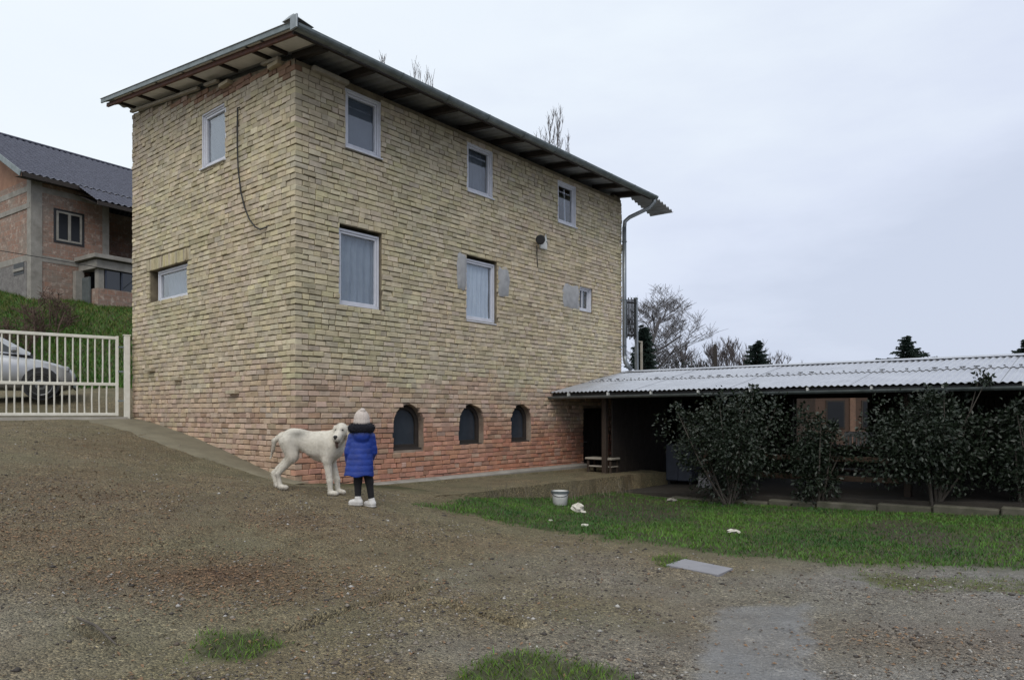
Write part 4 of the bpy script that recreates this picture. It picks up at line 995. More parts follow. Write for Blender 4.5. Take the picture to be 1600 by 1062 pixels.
def shrub(px, Yd, rad, top, nl, label, seed, bottom=.10):
    X = (px - 800) / F * Yd; g = float(G(X, Yd)); r_ = empty('evergreen_shrub', (X, Yd, g)); tag(r_, label, 'shrub', 'evergreen shrubs in front of the shed')
    h = top - g; ctr = (X, Yd, g + bottom + (h - bottom) * .52)
    V1, F1 = leaf_cloud(nl, ctr, (rad, rad * .75, (h - bottom) * .52), .068, .35, seed, lumps=34)
    sp = []; rs = random.Random(seed); 
    stems = MB()
    for q in range(9):
        a_ = rs.uniform(0, 6.283); rr_ = rs.uniform(.25, .8) * rad; tip = np.array([X + math.cos(a_) * rr_, Yd + math.sin(a_) * rr_ * .7, g + h * rs.uniform(.62, 1.03)])
        b0 = np.array([X + rs.uniform(-.08, .08), Yd + rs.uniform(-.08, .08), g - .05]); md = b0 * .55 + tip * .45 + np.array([rs.uniform(-.1, .1), rs.uniform(-.1, .1), .05])
        stems.tube([b0, md, tip], [.022, .015, .004], 5); sp.append(tip)
    Vs = [V1]; Fs = [F1]; b = len(V1)
    for q, tip in enumerate(sp):                                  # loose shoots poking out of the crown
        V2, F2 = leaf_cloud(60, tip + np.array([0, 0, .02]), (.13, .13, .20), .075, .1, seed * 31 + q, .2, 4); Vs.append(V2); Fs.append(F2 + b); b += len(V2)
    mesh_obj('crown', np.concatenate(Vs), np.concatenate(Fs), M['leaf'], r_); stems.build('stem', M['bark'], r_)
shrub(1138, 12.7, 1.28, 1.98, 9500, 'broad dark evergreen shrub nearest the brick house, in front of the shed', 1)
shrub(1278, 12.0, .50, 1.42, 3600, 'slim low evergreen shrub standing alone between two broad ones', 2, .02)
shrub(1458, 11.0, 1.02, 1.95, 9500, 'tallest evergreen shrub, with shoots reaching the shed gutter', 3)
shrub(1605, 10.5, .72, 1.6, 5000, 'evergreen shrub at the right edge of the yard', 4)

# ------------------------------------------------------------------ gate
GA = np.array([-8.03, 14.62, 0]); gd = np.array([-.832, -.555, 0]); gq = np.array([.555, -.832, 0])
gate = empty('steel_gate', GA + UP * 1.36); tag(gate, 'white steel gate of thin upright bars beside the brick house', 'gate')
GLEN = 4.3
def GP(s_, q, z): return GA + gd * s_ + gq * q + UP * z
MB().bar(GP(.05, 0, 3.03), GP(GLEN, 0, 3.06), .05, .06, c=.006).build('top_rail', M['white_steel'], gate)
MB().bar(GP(.05, 0, 2.085), GP(GLEN, 0, 2.07), .05, .06, c=.006).build('middle_rail', M['white_steel'], gate)
MB().bar(GP(.05, 0, 1.475), GP(GLEN, 0, 1.475), .05, .06, c=.006).build('bottom_rail', M['white_steel'], gate)
for s_ in (.08, GLEN): MB().bar(GP(s_, .003, 1.44), GP(s_, .003, 3.07), .07, .055, up=gd, c=.006).build('stile', M['white_steel'], gate)
rr = random.Random(2)
for row, (za, zb) in enumerate(((2.10, 3.02), (1.49, 2.065))):
    s_ = .21 + .055 * row
    while s_ < GLEN - .06:
        b_ = rr.uniform(-.006, .006); MB().tube([GP(s_, 0, za), GP(s_ + b_, .004, (za + zb) / 2), GP(s_ + rr.uniform(-.004, .004), 0, zb)], .0150, 6).build('bar', M['white_steel'], gate); s_ += .128
gpost = empty('gate_post', GP(-.10, 0, 1.3)); tag(gpost, 'white square steel post between gate and brick wall', 'post')
MB().bar(GP(-.10, 0, 1.2), GP(-.10, 0, 3.09), .13, .11, up=gd, c=.008).build('shaft', M['white_steel'], gpost)
MB().cbox(GP(-.175, -.07, 3.09), gd * .15, gq * .14, UP * .02, .006).build('cap', M['white_steel'], gpost)
for z in (1.75, 2.35, 2.85): MB().bar(GP(-.035, .05, z), GP(.06, .03, z), .03, .03).build('hinge', M['gutter'], gpost)
V = []; Fc = []
for i in range(15):
    s_ = -.1 + (GLEN + .3) * i / 14; h = 1.425 + (fbm(s_ * 2, 3.3, 2) - .5) * .03
    g_ = float(G(*GP(s_, .25, 0)[:2])) - .12
    V += [GP(s_, -.16, g_ + .0), GP(s_, -.15, h), GP(s_, .14, h - .005), GP(s_, .20 + .05 * fbm(s_ * 3, 1, 3), g_)]
for i in range(14):
    for q in range(3): Fc.append((i * 4 + q, i * 4 + q + 1, (i + 1) * 4 + q + 1, (i + 1) * 4 + q))
Fc += [(0, 1, 2, 3), (59, 58, 57, 56)]
th_ = mesh_obj('concrete_threshold', V, [f[::-1] for f in Fc], M['concrete']); tag(th_, 'low cracked concrete sill running under the white gate', 'threshold')

# ------------------------------------------------------------------ parked car behind the gate
cgz = 1.80
car = empty('parked_car', (-9.87, 16.12, cgz)); tag(car, 'silver hatchback parked behind the white gate, nose to the right', 'car')
CO = np.array([-9.87, 16.12, cgz]); CA = R(31)
def CP(x, y, z): return CO + np.array([x * math.cos(CA) - y * math.sin(CA), x * math.sin(CA) + y * math.cos(CA), z])
ST = [  # x, half width low, half width mid, belt height, top height (hood/deck), bottom
    (-.02, .56, .60, .50, .56, .30), (-.10, .70, .74, .58, .66, .24), (-.30, .78, .82, .68, .76, .20), (-.60, .80, .85, .76, .84, .20), (-1.0, .81, .86, .82, .91, .20),
    (-1.35, .81, .865, .85, .96, .20), (-2.0, .81, .87, .88, .98, .20), (-2.8, .81, .87, .90, 1.0, .20), (-3.5, .80, .86, .93, 1.02, .22), (-3.9, .76, .82, .92, 1.02, .28), (-4.05, .66, .72, .88, .96, .34)]
V = []; Fc = []; prof = 11
for (x, wl_, wm, zb_, zt_, z0_) in ST:
    pts = [(0, z0_), (wl_ * .8, z0_), (wl_, z0_ + .07), (wm, z0_ + (zb_ - z0_) * .45), (wm, z0_ + (zb_ - z0_) * .7), (wm * .97, zb_), (wm * .90, zb_ + (zt_ - zb_) * .55), (wm * .7, zt_ - .012), (wm * .35, zt_), (0, zt_ + .004)]
    full = [(-a, b) for a, b in pts[1:-1]][::-1]; loop = pts + full
    for (y, z) in loop: V.append(CP(x, y, z))
m_ = len(loop)
for i in range(len(ST) - 1):
    for q in range(m_): q2 = (q + 1) % m_; Fc.append((i * m_ + q, i * m_ + q2, (i + 1) * m_ + q2, (i + 1) * m_ + q))
Fc += [tuple(range(m_))[::-1], tuple((len(ST) - 1) * m_ + q for q in range(m_))]
body = mesh_obj('body', V, Fc, M['carpaint'], car, smooth=True)
CAB = [(q[0] + .45, *q[1:]) for q in [(-1.28, .74, .95, .70, .985), (-1.75, .75, .97, .62, 1.27), (-2.1, .76, .98, .58, 1.42), (-2.7, .76, .99, .57, 1.46), (-3.3, .75, 1.0, .56, 1.42), (-3.75, .73, 1.0, .58, 1.22), (-3.95, .70, 1.0, .66, 1.03)]]
V = []; Fc = []
for (x, wb, zb_, wt, zt_) in CAB:
    for (y, z) in ((wb, zb_ - .03), (wb, zb_), (wt, zt_ - .04), (wt * .85, zt_), (0, zt_ + .015), (-wt * .85, zt_), (-wt, zt_ - .04), (-wb, zb_), (-wb, zb_ - .03)): V.append(CP(x, y, z))
for i in range(len(CAB) - 1):
    for q in range(8): Fc.append((i * 9 + q, i * 9 + q + 1, (i + 1) * 9 + q + 1, (i + 1) * 9 + q))
mesh_obj('cabin', V, Fc, M['carpaint'], car, smooth=True)
def CV(x, y, z): return CP(x, y, z) - CP(0, 0, 0)
for s_ in (-1, 1):
    def side(x, fz):
        for (a, b) in zip(CAB[:-1], CAB[1:]):
            if b[0] <= x <= a[0]:
                u = (x - a[0]) / (b[0] - a[0]); wb, zb_, wt, zt_ = [a[i] + (b[i] - a[i]) * u for i in (1, 2, 3, 4)]
                return CP(x, s_ * (wb + (wt - wb) * fz + .008), zb_ + (zt_ - .04 - zb_) * fz)
    for (xa, xb, ta, tb_) in ((-1.02, -1.87, .62, .90), (-1.97, -2.80, .90, .88), (-2.88, -3.23, .85, .70)):
        pts = [side(xa - .02, .06), side(xb, .06), side(xb, tb_), side(xa - (.42 if xa > -1.2 else .05), ta if xa < -1.2 else .86)]
        mesh_obj('side_window', pts, [(0, 1, 2, 3)], M['carglass'], car)
    MB().cbox(CP(-1.16, s_ * .87 - .06, .98), CV(.13, 0, 0), CV(0, .12, 0), CV(0, 0, .12), .03).build('mirror', M['carpaint'], car)
    MB().cbox(CP(-.34, s_ * .66 - .11, .60), CV(.22, 0, -.02), CV(0, .20, 0), CV(.0, 0, .12), .03).build('headlight', M['lamp_clear'], car)
    MB().bar(CP(-2.36, s_ * .872, .30), CP(-2.36, s_ * .872, .93), .006, .012, up=(1, 0, 0)).build('door_gap', M['black_metal'], car)
    MB().cbox(CP(-2.25, s_ * .875 - .012, .80), CV(.16, 0, 0), CV(0, .03, 0), CV(0, 0, .03), .006).build('door_handle', M['carpaint'], car)
    for x in (-.64, -3.25):
        ar = MB().lathe([(.10, 0), (.345, .0), (.345, .015)], CP(x, s_ * .858, .32), ax=CP(0, s_, 0) - CP(0, 0, 0), k_=28).build('wheel_arch', M['black_metal'], car)
        wh = MB().lathe([(.20, 0), (.25, -.02), (.285, .02), (.295, .08), (.295, .14), (.28, .19), (.24, .21), (.215, .20)], CP(x, s_ * .70, .295), ax=CP(0, s_, 0) - CP(0, 0, 0), k_=28).build('wheel', M['tyre'], car, smooth=True)
        MB().lathe([(.05, .185), (.06, .205), (.19, .19), (.215, .205), (.22, .17)], CP(x, s_ * .70, .295), ax=CP(0, s_, 0) - CP(0, 0, 0), k_=20).build('rim', M['rim'], wh)
mesh_obj('windscreen', [CP(-.90, -.60, 1.00), CP(-.90, .60, 1.00), CP(-1.57, .53, 1.41), CP(-1.57, -.53, 1.41)], [(0, 1, 2, 3)], M['carglass'], car)
MB().cbox(CP(-.06, -.42, .40), CV(.07, 0, 0), CV(0, .84, 0), CV(0, 0, .10), .02).build('grille', M['black_metal'], car)
MB().cbox(CP(-.06, -.70, .22), CV(.09, 0, 0), CV(0, 1.40, 0), CV(0, 0, .12), .03).build('bumper', M['gutter'], car)

# ------------------------------------------------------------------ neighbour's unfinished house on the bank
an = R(34.5); ndR = np.array([math.sin(an), math.cos(an), 0]); nnR = np.array([math.cos(an), -math.sin(an), 0]); ndL = -nnR; nC = np.array([-16.9, 25.0, 0])
def NP(t, n, z): return nC + t * ndR + n * nnR + z * UP          # along long side, outward, up
nb = empty('unfinished_house', NP(4, -4, 5.4)); tag(nb, 'unfinished house of bare clay blocks and concrete with dark tiled roof', 'house')
def uvbox(name, t0, t1, n0, n1, z0, z1, mat, parent=None):
    V = []; Fc = []; U = []
    for pts in ([(t0, n1, z0), (t1, n1, z0), (t1, n1, z1), (t0, n1, z1)], [(t0, n0, z0), (t0, n1, z0), (t0, n1, z1), (t0, n0, z1)], [(t1, n1, z0), (t1, n0, z0), (t1, n0, z1), (t1, n1, z1)],
                [(t1, n0, z0), (t0, n0, z0), (t0, n0, z1), (t1, n0, z1)], [(t0, n1, z1), (t1, n1, z1), (t1, n0, z1), (t0, n0, z1)], [(t0, n0, z0), (t1, n0, z0), (t1, n1, z0), (t0, n1, z0)]):
        b = len(V); V += [NP(*p) for p in pts]; U += [(p[0] + p[1], p[2] + (p[1] if abs(pts[0][2] - pts[2][2]) < 1e-6 else 0)) for p in pts]; Fc.append((b, b + 1, b + 2, b + 3))
    return mesh_obj(name, V, Fc, mat, parent or nb, uv=U)
ZB, ZF, ZT = 4.6, 7.10, 9.75
nwl = uvbox('wall', .0, 2.62, -9.2, 0, ZF, ZT, M['blocks']); uvbox('wall', 0, 3.4, -9.2, 0, ZB, ZF - .22, M['blocks'])
uvbox('wall', 2.62, 9, -9.2, -2.2, ZF, ZT, M['blocks']); uvbox('wall', 3.4, 9, -9.2, -1.2, ZB, ZF - .22, M['blocks'])
uvbox('floor_beam', -.012, 9.0, -9.21, .012, ZF - .22, ZF, M['concrete'])
uvbox('ring_beam', -.012, 2.63, -9.21, .012, ZT - .42, ZT - .22, M['concrete'])
uvbox('corner_column', -.02, .34, -.30, .02, ZB, ZT, M['concrete']); uvbox('corner_column', 2.40, 2.64, -.26, .02, ZF, ZT, M['concrete'])
uvbox('stone_plinth', -.03, .0, -9.2, -.30, ZB, ZF - .25, M['stonewall'])
# gable triangle
mesh_obj('gable', [NP(0, 0, ZT), NP(0, -9.2, ZT), NP(0, -4.6, ZT + 2.7), NP(.2, 0, ZT), NP(.2, -9.2, ZT), NP(.2, -4.6, ZT + 2.7)], [(0, 2, 1), (3, 4, 5)], M['orange_wall'], nb)
uvbox('gable_beam', -.03, .1, -5.6, -.1, ZT - 1.02, ZT - .84, M['concrete'])
def nwin(t0, t1, z0, z1, face='R', two=True):
    mk = (lambda t, n, z: NP(t, n, z)) if face == 'R' else (lambda t, n, z: NP(-n, -t, z))
    f_ = MB(); ring(f_, mk, t0, t1, z0, z1, .07, .0, .045)
    if two: f_.box(mk((t0 + t1) / 2 - .045, .0, z0 + .06), mk((t0 + t1) / 2 + .045, 0, z0 + .06) - mk((t0 + t1) / 2 - .045, 0, z0 + .06), mk(0, .05, 0) - mk(0, 0, 0), UP * (z1 - z0 - .12))
    shade_ring = MB(); ring(shade_ring, mk, t0 - .09, t1 + .09, z0 - .07, z1 + .08, .088, .0, .02)  # flat black ring painted as the shade of the window recess
    fo = f_.build('window', M['concrete'], nb); shade_ring.build('reveal_shade', M['black_metal'], fo); p = mk(t0 + .05, .006, z0 + .05); MB().box(p, mk(t1 - .05, .006, z0 + .05) - p, mk(0, .01, 0) - mk(0, 0, 0), UP * (z1 - z0 - .1)).build('pane', M['black_pane'], fo)
nwin(.80, 1.66, 7.72, 8.80)
f_ = MB(); p = NP(-.04, -1.35, 6.45); f_.box(p, ndR * .02, nnR * .85, UP * .42); fo = f_.build('vent_opening', M['black_metal'], nb)
MB().bar(NP(-.06, -1.35, 6.62), NP(-.06, -.5, 6.62), .03, .10).build('vent_slat', M['concrete'], fo)
# bay with slab roof and corner window
uvbox('bay_wall', 1.65, 6.0, .0, 1.25, ZB + .2, 6.02, M['blocks']); uvbox('bay_beam', 1.55, 6.1, .0, 1.36, 6.72, 7.02, M['concrete']); uvbox('bay_slab', 1.40, 6.2, .0, 1.55, 7.06, 7.20, M['concrete'])
uvbox('bay_pier', 1.68, 1.88, .95, 1.22, 6.02, 6.72, M['concrete']); uvbox('bay_jamb', 1.35, 1.64, .02, .25, 5.3, 6.7, M['concrete'])
uvbox('bay_window', 1.9, 5.9, .1, 1.20, 6.03, 6.71, M['carglass'])
for t in (1.93, 2.5, 3.3, 4.4): MB().bar(NP(t, 1.23, 6.03), NP(t, 1.23, 6.71), .05, .05).build('bay_mullion', M['blue_panel'], nb)
MB().box(NP(1.56, .05, 5.0), ndR * .05, nnR * .75, UP * 1.45).build('bay_door', M['gutter'], nb)
# roof: tiled slope with real pan relief
def tiled(name, t0, t1, n0, z0, n1, z1, mat, parent):
    kt, kn = int((t1 - t0) / .055), int(math.hypot(n1 - n0, z1 - z0) / .17); V = []
    for j_ in range(kn * 2 + 1):
        v = (j_ + 1) // 2 / kn; step = .028 if j_ % 2 else 0.0
        for i in range(kt + 1):
            t = t0 + (t1 - t0) * i / kt; V.append(NP(t, n0 + (n1 - n0) * v, z0 + (z1 - z0) * v + .028 * math.sin(2 * math.pi * t / .22) + (.0 if j_ % 2 else .028)))
    m_ = kt + 1; idx = (np.arange(kn * 2)[:, None] * m_ + np.arange(kt)[None]).ravel()
    return mesh_obj(name, np.array(V), np.stack([idx, idx + 1, idx + m_ + 1, idx + m_], 1), mat, parent)
nroof = tiled('roof', -.55, 13.0, .55, ZT - .02, -4.6, ZT + 2.78, M['tilesheet'], nb)
tiled('roof_slope', -.55, 13.0, -9.75, ZT - .02, -4.6, ZT + 2.78, M['tilesheet'], nroof)
tiled('porch_roof', 1.3, 13.0, 1.95, ZT - .78, .50, ZT - .01, M['tilesheet'], nroof)
MB().bar(NP(-.55, -4.6, ZT + 2.80), NP(13, -4.6, ZT + 2.80), .22, .09, c=.03).build('ridge_tile', M['tilesheet'], nroof)
MB().bar(NP(-.56, .60, ZT - .10), NP(-.56, -4.6, ZT + 2.66), .04, .20, c=.01).build('barge_board', M['gutter'], nroof)
MB().bar(NP(-.5, .55, ZT - .10), NP(13, .55, ZT - .10), .05, .16, c=.01).build('fascia', M['dark_wood'], nroof)
MB().bar(NP(1.3, 1.94, ZT - .87), NP(13, 1.94, ZT - .87), .05, .14, c=.01).build('fascia', M['dark_wood'], nroof)
MB().add([NP(-.5, .5, ZT - .16), NP(13, .5, ZT - .16), NP(13, -.1, ZT - .06), NP(-.5, -.1, ZT - .06)], [(0, 1, 2, 3)]).build('soffit', M['dark_wood'], nroof)
MB().add([NP(1.35, 1.9, ZT - .92), NP(13, 1.9, ZT - .92), NP(13, .02, ZT - .2), NP(1.35, .02, ZT - .2)], [(0, 1, 2, 3)]).build('soffit', M['dark_wood'], nroof)
wr_ = MB().tube([(-20.5, 18.0, 6.85), (-14.5, 22.5, 6.35), (-12.4, 24.2, 6.15), (-11.2, 25.4, 6.05), NP(3.2, .6, 6.9)], .012, 5).build('overhead_wire', M['cable']); tag(wr_, 'thin overhead wire crossing in front of the unfinished house', 'wire')

# ------------------------------------------------------------------ brick outbuilding beyond the shed, seen through its open bay
ob = empty('outbuilding', (14.2, 28, 0)); tag(ob, 'small orange brick outbuilding seen through the back of the shed', 'building')
MB().box((11.95, 28, -.5), (6.5, 0, 0), (0, 4, 0), (0, 0, 3.2)).build('wall', M['dark_brick'], ob)
MB().box((11.7, 27.6, 2.72), (7, 0, 0), (0, 4.8, .35), (0, 0, .08)).build('roof', M['tilesheet'], ob)
for x in (12.35, 13.75): 
    fo = MB().box((x, 27.96, .9), (.75, 0, 0), (0, .03, 0), (0, 0, 1.1)).build('window', M['dark_wood'], ob); MB().box((x + .06, 27.945, .96), (.63, 0, 0), (0, .01, 0), (0, 0, .98)).build('pane', M['black_pane'], fo)
MB().box((13.28, 27.93, -.3), (.22, 0, 0), (0, .07, 0), (0, 0, 3.0)).build('pilaster', M['rust'], ob)

# ------------------------------------------------------------------ trees
def bare_branches(base, h, seed, spread=.5, depth=5, r0=.09, up=.35, ratio=.72, kids=(2, 4), upright=False, start=.3, minr=.006):
    """returns (trunk MB, twigs MB)"""
    rs = random.Random(seed); trunk = MB(); tw = MB()
    def grow(p, d, L_, r_, lvl):
        n_ = 3 if lvl > 1 else 4; pts = [np.array(p)]; rad = [r_]; dd = np.array(d, float)
        for i in range(n_):
            dd = dd + np.array([rs.gauss(0, .10), rs.gauss(0, .10), rs.gauss(0, .05) + up * .12]); dd /= np.linalg.norm(dd)
            pts.append(pts[-1] + dd * L_ / n_); rad.append(max(r_ * (1 - .55 * (i + 1) / n_), minr * .6))
        (trunk if lvl == 0 else tw).tube(pts, rad, 6 if lvl == 0 else (4 if lvl == 1 else 3), cap=False)
        if lvl >= depth: return
        k_ = rs.randint(*kids) + (4 if lvl == 0 else 0)
        for q in range(k_):
            f = start + (1 - start) * (q + rs.random()) / k_ if lvl == 0 else rs.uniform(.25, 1.0)
            i = min(int(f * n_), n_ - 1); u = f * n_ - i; pp = pts[i] * (1 - u) + pts[i + 1] * u
            a_ = rs.uniform(0, 6.283); sp = spread * rs.uniform(.7, 1.3) * (.35 if upright else 1)
            side_ = np.array([math.cos(a_), math.sin(a_), 0]); nd = dd * (1 - .3 * sp) + side_ * sp + np.array([0, 0, up * (1.2 if upright else .3)]); nd /= np.linalg.norm(nd)
            LL = L_ * ratio * rs.uniform(.65, 1.05) * ((1.15 - .65 * f) if lvl == 0 else 1) * (.62 if lvl == 0 else 1)
            grow(pp, nd, LL, max(rad[i] * .55, minr), lvl + 1)
    grow(np.array(base, float), (0, 0, 1), h, r0, 0)
    return trunk, tw
def bare_tree(px, Yd, top_y, label, seed, name='bare_tree', cat='tree', group=None, bark='bark_pale', twig='twig', base=None, **kw):
    X = (px - 800) / F * Yd; g = float(G(X, Yd)) if base is None else base; top = 1.5 + (HOR - top_y) * Yd / F
    r_ = empty(name, (X, Yd, g)); tag(r_, label, cat, group)
    t_, w_ = bare_branches((X, Yd, g - .1), (top - g) * kw.pop('hf', .86), seed, **kw)
    mz = max(v[2] for v in w_.v); kz = (top - g) / (mz - g)
    for m_ in (t_, w_): m_.v = [(v[0], v[1], g + (v[2] - g) * kz) for v in m_.v]
    t_.build('trunk', M[bark], r_); w_.build('crown', M[twig], r_)
    return r_
bare_tree(1000, 42, 428, 'large bare spreading tree right of the drainpipe', 3, twig='twig_hazy', depth=5, r0=.20, spread=.85, kids=(4, 5), ratio=.74, minr=.011, start=.22, hf=.80)
def poplar(px, Yd, top_y, wid, label, seed, name='poplar', n_=90, lo=.3):
    """slender leader with many steep thin branches"""
    X = (px - 800) / F * Yd; g = float(G(X, Yd)); top = 1.5 + (HOR - top_y) * Yd / F; h = top - g; rs = random.Random(seed)
    r_ = empty(name, (X, Yd, g)); tag(r_, label, 'tree'); tk = MB(); tw = MB()
    tk.tube([(X, Yd, g - .2), (X + .03, Yd, g + h * .5), (X, Yd, top)], [.17, .09, .008], 6)
    for q in range(n_):
        f = lo + (1 - lo) * (q + rs.random()) / n_; a_ = rs.uniform(0, 6.283); z0 = g + h * f * .97; L_ = min((top - z0) * .95 + .25, wid * rs.uniform(1.6, 3.2)); out = wid * rs.uniform(.35, 1.0) * min(1, (top - z0) / (wid * 1.3) + .2)
        d = np.array([math.cos(a_), math.sin(a_), 0]); p0 = np.array([X, Yd, z0]); p1 = p0 + d * out * .7 + UP * L_ * .4; p2 = p0 + d * out + UP * L_
        tw.tube([p0, p1, p2], [.022, .014, .007], 3, cap=False)
        for w_ in range(5):
            u = rs.uniform(.3, 1); b0 = p1 * (1 - u) + p2 * u; b1 = b0 + np.array([rs.uniform(-.16, .16), rs.uniform(-.16, .16), rs.uniform(.18, .5)]); tw.tube([b0, b1], [.010, .005], 3, cap=False)
    tk.build('trunk', M['bark_pale'], r_); tw.build('crown', M['twig'], r_)
poplar(871, 40, 176, .36, 'tallest slender bare poplar rising above the roof', 8)
poplar(859, 39.5, 181, .36, 'second slender bare poplar just left of the tallest above the roof', 21)
poplar(845, 38, 214, .40, 'short bare poplar whose top barely clears the gutter', 22, n_=50)
poplar(884, 41, 222, .40, 'short bare treetop right of the two poplars over the gutter', 23, n_=50)
poplar(601, 33, 88, .26, 'bare tree whose twig tips show over the gutter near the front corner', 12, 'bare_tree', 26, .6)
poplar(655, 34, 117, .60, 'bare tree whose twig tips show over the gutter between two windows', 15, 'bare_tree', 24, .6)
poplar(676, 34, 127, .40, 'low bare treetop just clearing the middle of the gutter', 16, 'bare_tree', 30, .6)
row = [(1093, 58, 520, 'bare thicket tree at the left end of the far row'), (1108, 60, 528, 'second bare tree of the far row, close to the thicket end'), (1131, 58, 522, 'tallest bare tree in the far row beside the dark stump'), (1148, 62, 530, 'thin bare tree in the middle of the far row'),
       (1163, 60, 525, 'bare tree just left of the small dark fir'), (1205, 62, 545, 'low bare tree just right of the small dark fir'), (1222, 64, 552, 'last low bare tree before the open sky'), (1241, 66, 562, 'smallest bare treetop at the right end of the far row'), (1076, 60, 540, 'bare tree between the spreading tree and the far row')]
for i, (px, Yd, ty, lb) in enumerate(row):
    bare_tree(px, Yd, ty, lb, 40 + i, group='bare trees far behind the shed', depth=4, r0=.09, upright=True, up=.35, kids=(4, 5), spread=1.2, minr=.018, hf=.92, ratio=.72, start=.12)
stp = MB().tube([((1118 - 800) / F * 56, 56, -.3), ((1118 - 800) / F * 56, 56, 3.5), ((1117.5 - 800) / F * 56, 56.05, 6.9)], [.24, .2, .13], 8).tube([((1118 - 800) / F * 56, 56, 5.4), ((1120 - 800) / F * 56, 56, 6.2)], [.08, .05], 6)
tag(stp.build('tree_stump', M['dark_wood']), 'tall dark limbless trunk standing among the bare trees', 'tree stump')
def fir(px, Yd, top_y, width, label, seed, top_gap=.0, tiers=17):
    X = (px - 800) / F * Yd; g = float(G(X, Yd)); top = 1.5 + (HOR - top_y) * Yd / F; h = top - g
    r_ = empty('fir_tree', (X, Yd, g)); tag(r_, label, 'tree')
    MB().tube([(X, Yd, g - .2), (X, Yd, g + h * .6), (X, Yd, top)], [.16, .09, .012], 7).build('trunk', M['bark'], r_)
    rs = np.random.default_rng(seed); V = []; Fc = []
    z_ = g + h * .12; Rm = width
    while z_ < top - .1:
        f = (top - z_) / (h * .88); R0 = Rm * f ** .85 * rs.uniform(.75, 1.15); nb_ = int(12 + 8 * f)
        for q in range(nb_):
            a_ = rs.uniform(0, 6.283); L_ = R0 * rs.uniform(.55, 1.12); n_ = max(4, int(L_ / .11)); zz = z_ + rs.uniform(-.5, .5) * h / tiers; d = np.array([math.cos(a_), math.sin(a_), 0]); sd_ = np.array([-d[1], d[0], 0])
            for i in range(n_):
                u = (i + .5) / n_; p = np.array([X, Yd, zz]) + d * L_ * u + UP * (-.30 * L_ * u + .26 * L_ * u * u)
                for s_ in (-1, 1, 0):
                    w_ = .20 * (1.15 - u) * rs.uniform(.6, 1.3) + .05; tip = p + d * .17 + sd_ * s_ * w_ + UP * rs.uniform(-.16, .02); b = len(V)
                    V += [p - sd_ * .03 + UP * .02, p + d * .08 + sd_ * s_ * .02 + UP * .03, tip, p + d * .02 - UP * .07]; Fc += [(b, b + 1, b + 2), (b, b + 2, b + 3)]
        z_ += h * .88 / tiers * rs.uniform(.7, 1.2) * (.5 + .6 * f)
    mesh_obj('crown', V, Fc, M['needle'], r_)
fir(1416, 48, 524, 5.0, 'lone dark fir rising behind the shed roof', 1)
fir(1603, 46, 530, 4.6, 'dark fir at the right edge behind the shed roof', 2)
fir(1183, 56, 530, 4.6, 'small pointed fir among the bare trees of the far row', 3)
fir(1006, 34, 505, 1.7, 'dark evergreen conifer at the foot of the large bare tree', 4, tiers=22)
# clipped hedge behind the shed
hX = (1065 - 800) / F * 44; hg = empty('hedge', (hX, 44, 0)); tag(hg, 'long dark evergreen hedge low behind the shed roof', 'hedge')
V1, F1 = leaf_cloud(9000, (hX + .6, 44, 2.2), (3.4, .9, 2.3), .16, .2, 77, .5, 40); mesh_obj('foliage', V1, F1, M['needle'], hg)
st_ = MB()
for q in range(8): st_.tube([(hX - 2 + q * .7, 44, -.3), (hX - 2 + q * .7 + .1, 44.1, 2.5)], [.05, .02], 5)
st_.build('stem', M['bark'], hg)
# mast and slatted panel behind the far corner
mX = (994 - 800) / F * 24
mast = empty('mast', (mX, 24, -.2)); tag(mast, 'pale grey upright pole behind the far end of the brick house', 'pole')
MB().tube([(mX, 24, -.3), (mX + .02, 24, 2.6), (mX, 24, 5.35)], [.075, .07, .055], 8).build('shaft', M['zinc_light'], mast); MB().lathe([(.06, 0), (.07, .03), (.02, .06)], (mX, 24, 5.34), k_=8).build('cap', M['gutter'], mast)
m2 = (1006 - 800) / F * 24; po2 = MB().tube([(m2, 24.3, -.3), (m2 - .03, 24.3, 3.95)], [.05, .045], 8).tube([(m2 - .03, 24.3, 3.9), (mX, 24.05, 3.95)], .025, 6).build('short_pole', M['timber_pale']); tag(po2, 'shorter pale wooden pole beside the grey mast', 'pole')
pn = empty('slat_screen', ((985 - 800) / F * 23.6, 23.6, 4)); tag(pn, 'dark screen of upright slats fixed to the grey mast', 'screen')
for q in range(8): x = (978 + q * 2.2 - 800) / F * 23.7; MB().bar((x, 23.75, 3.95 + .05 * (q % 3)), (x, 23.75, 5.35 - .06 * (q % 2)), .034, .02).build('slat', M['black_metal'], pn)
for z in (4.1, 5.2): MB().bar(((976 - 800) / F * 23.7, 23.78, z), (mX, 23.95, z), .03, .05).build('cross_bar', M['black_metal'], pn)

# leafless bush on the bank
for (px, Yd, h_, lb, sd_) in ((62, 21.6, 1.5, 'tangled reddish leafless bush on the grassy bank', 5), (30, 21.0, 1.0, 'smaller leafless bush left of the tangled one', 6), (100, 22.8, 1.3, 'sparse bare bush against the unfinished house wall', 9)):
    X = (px - 800) / F * Yd; g = float(G(X, Yd)); r_ = empty('bare_bush', (X, Yd, g)); tag(r_, lb, 'bush', 'leafless bushes on the bank'); tt = MB(); ww = MB()
    for q in range(7):
        t_, w_ = bare_branches((X + random.uniform(-.45, .45), Yd + random.uniform(-.3, .3), g - .05), h_ * random.uniform(.6, 1.0), sd_ * 50 + q, depth=3, r0=.022, spread=.9, kids=(2, 4), minr=.008, start=.1, up=.25)
        tt.add(t_.v, t_.f); ww.add(w_.v, w_.f)
    tt.build('stem', M['twig_red'], r_); ww.build('twigs', M['twig_red'], r_)

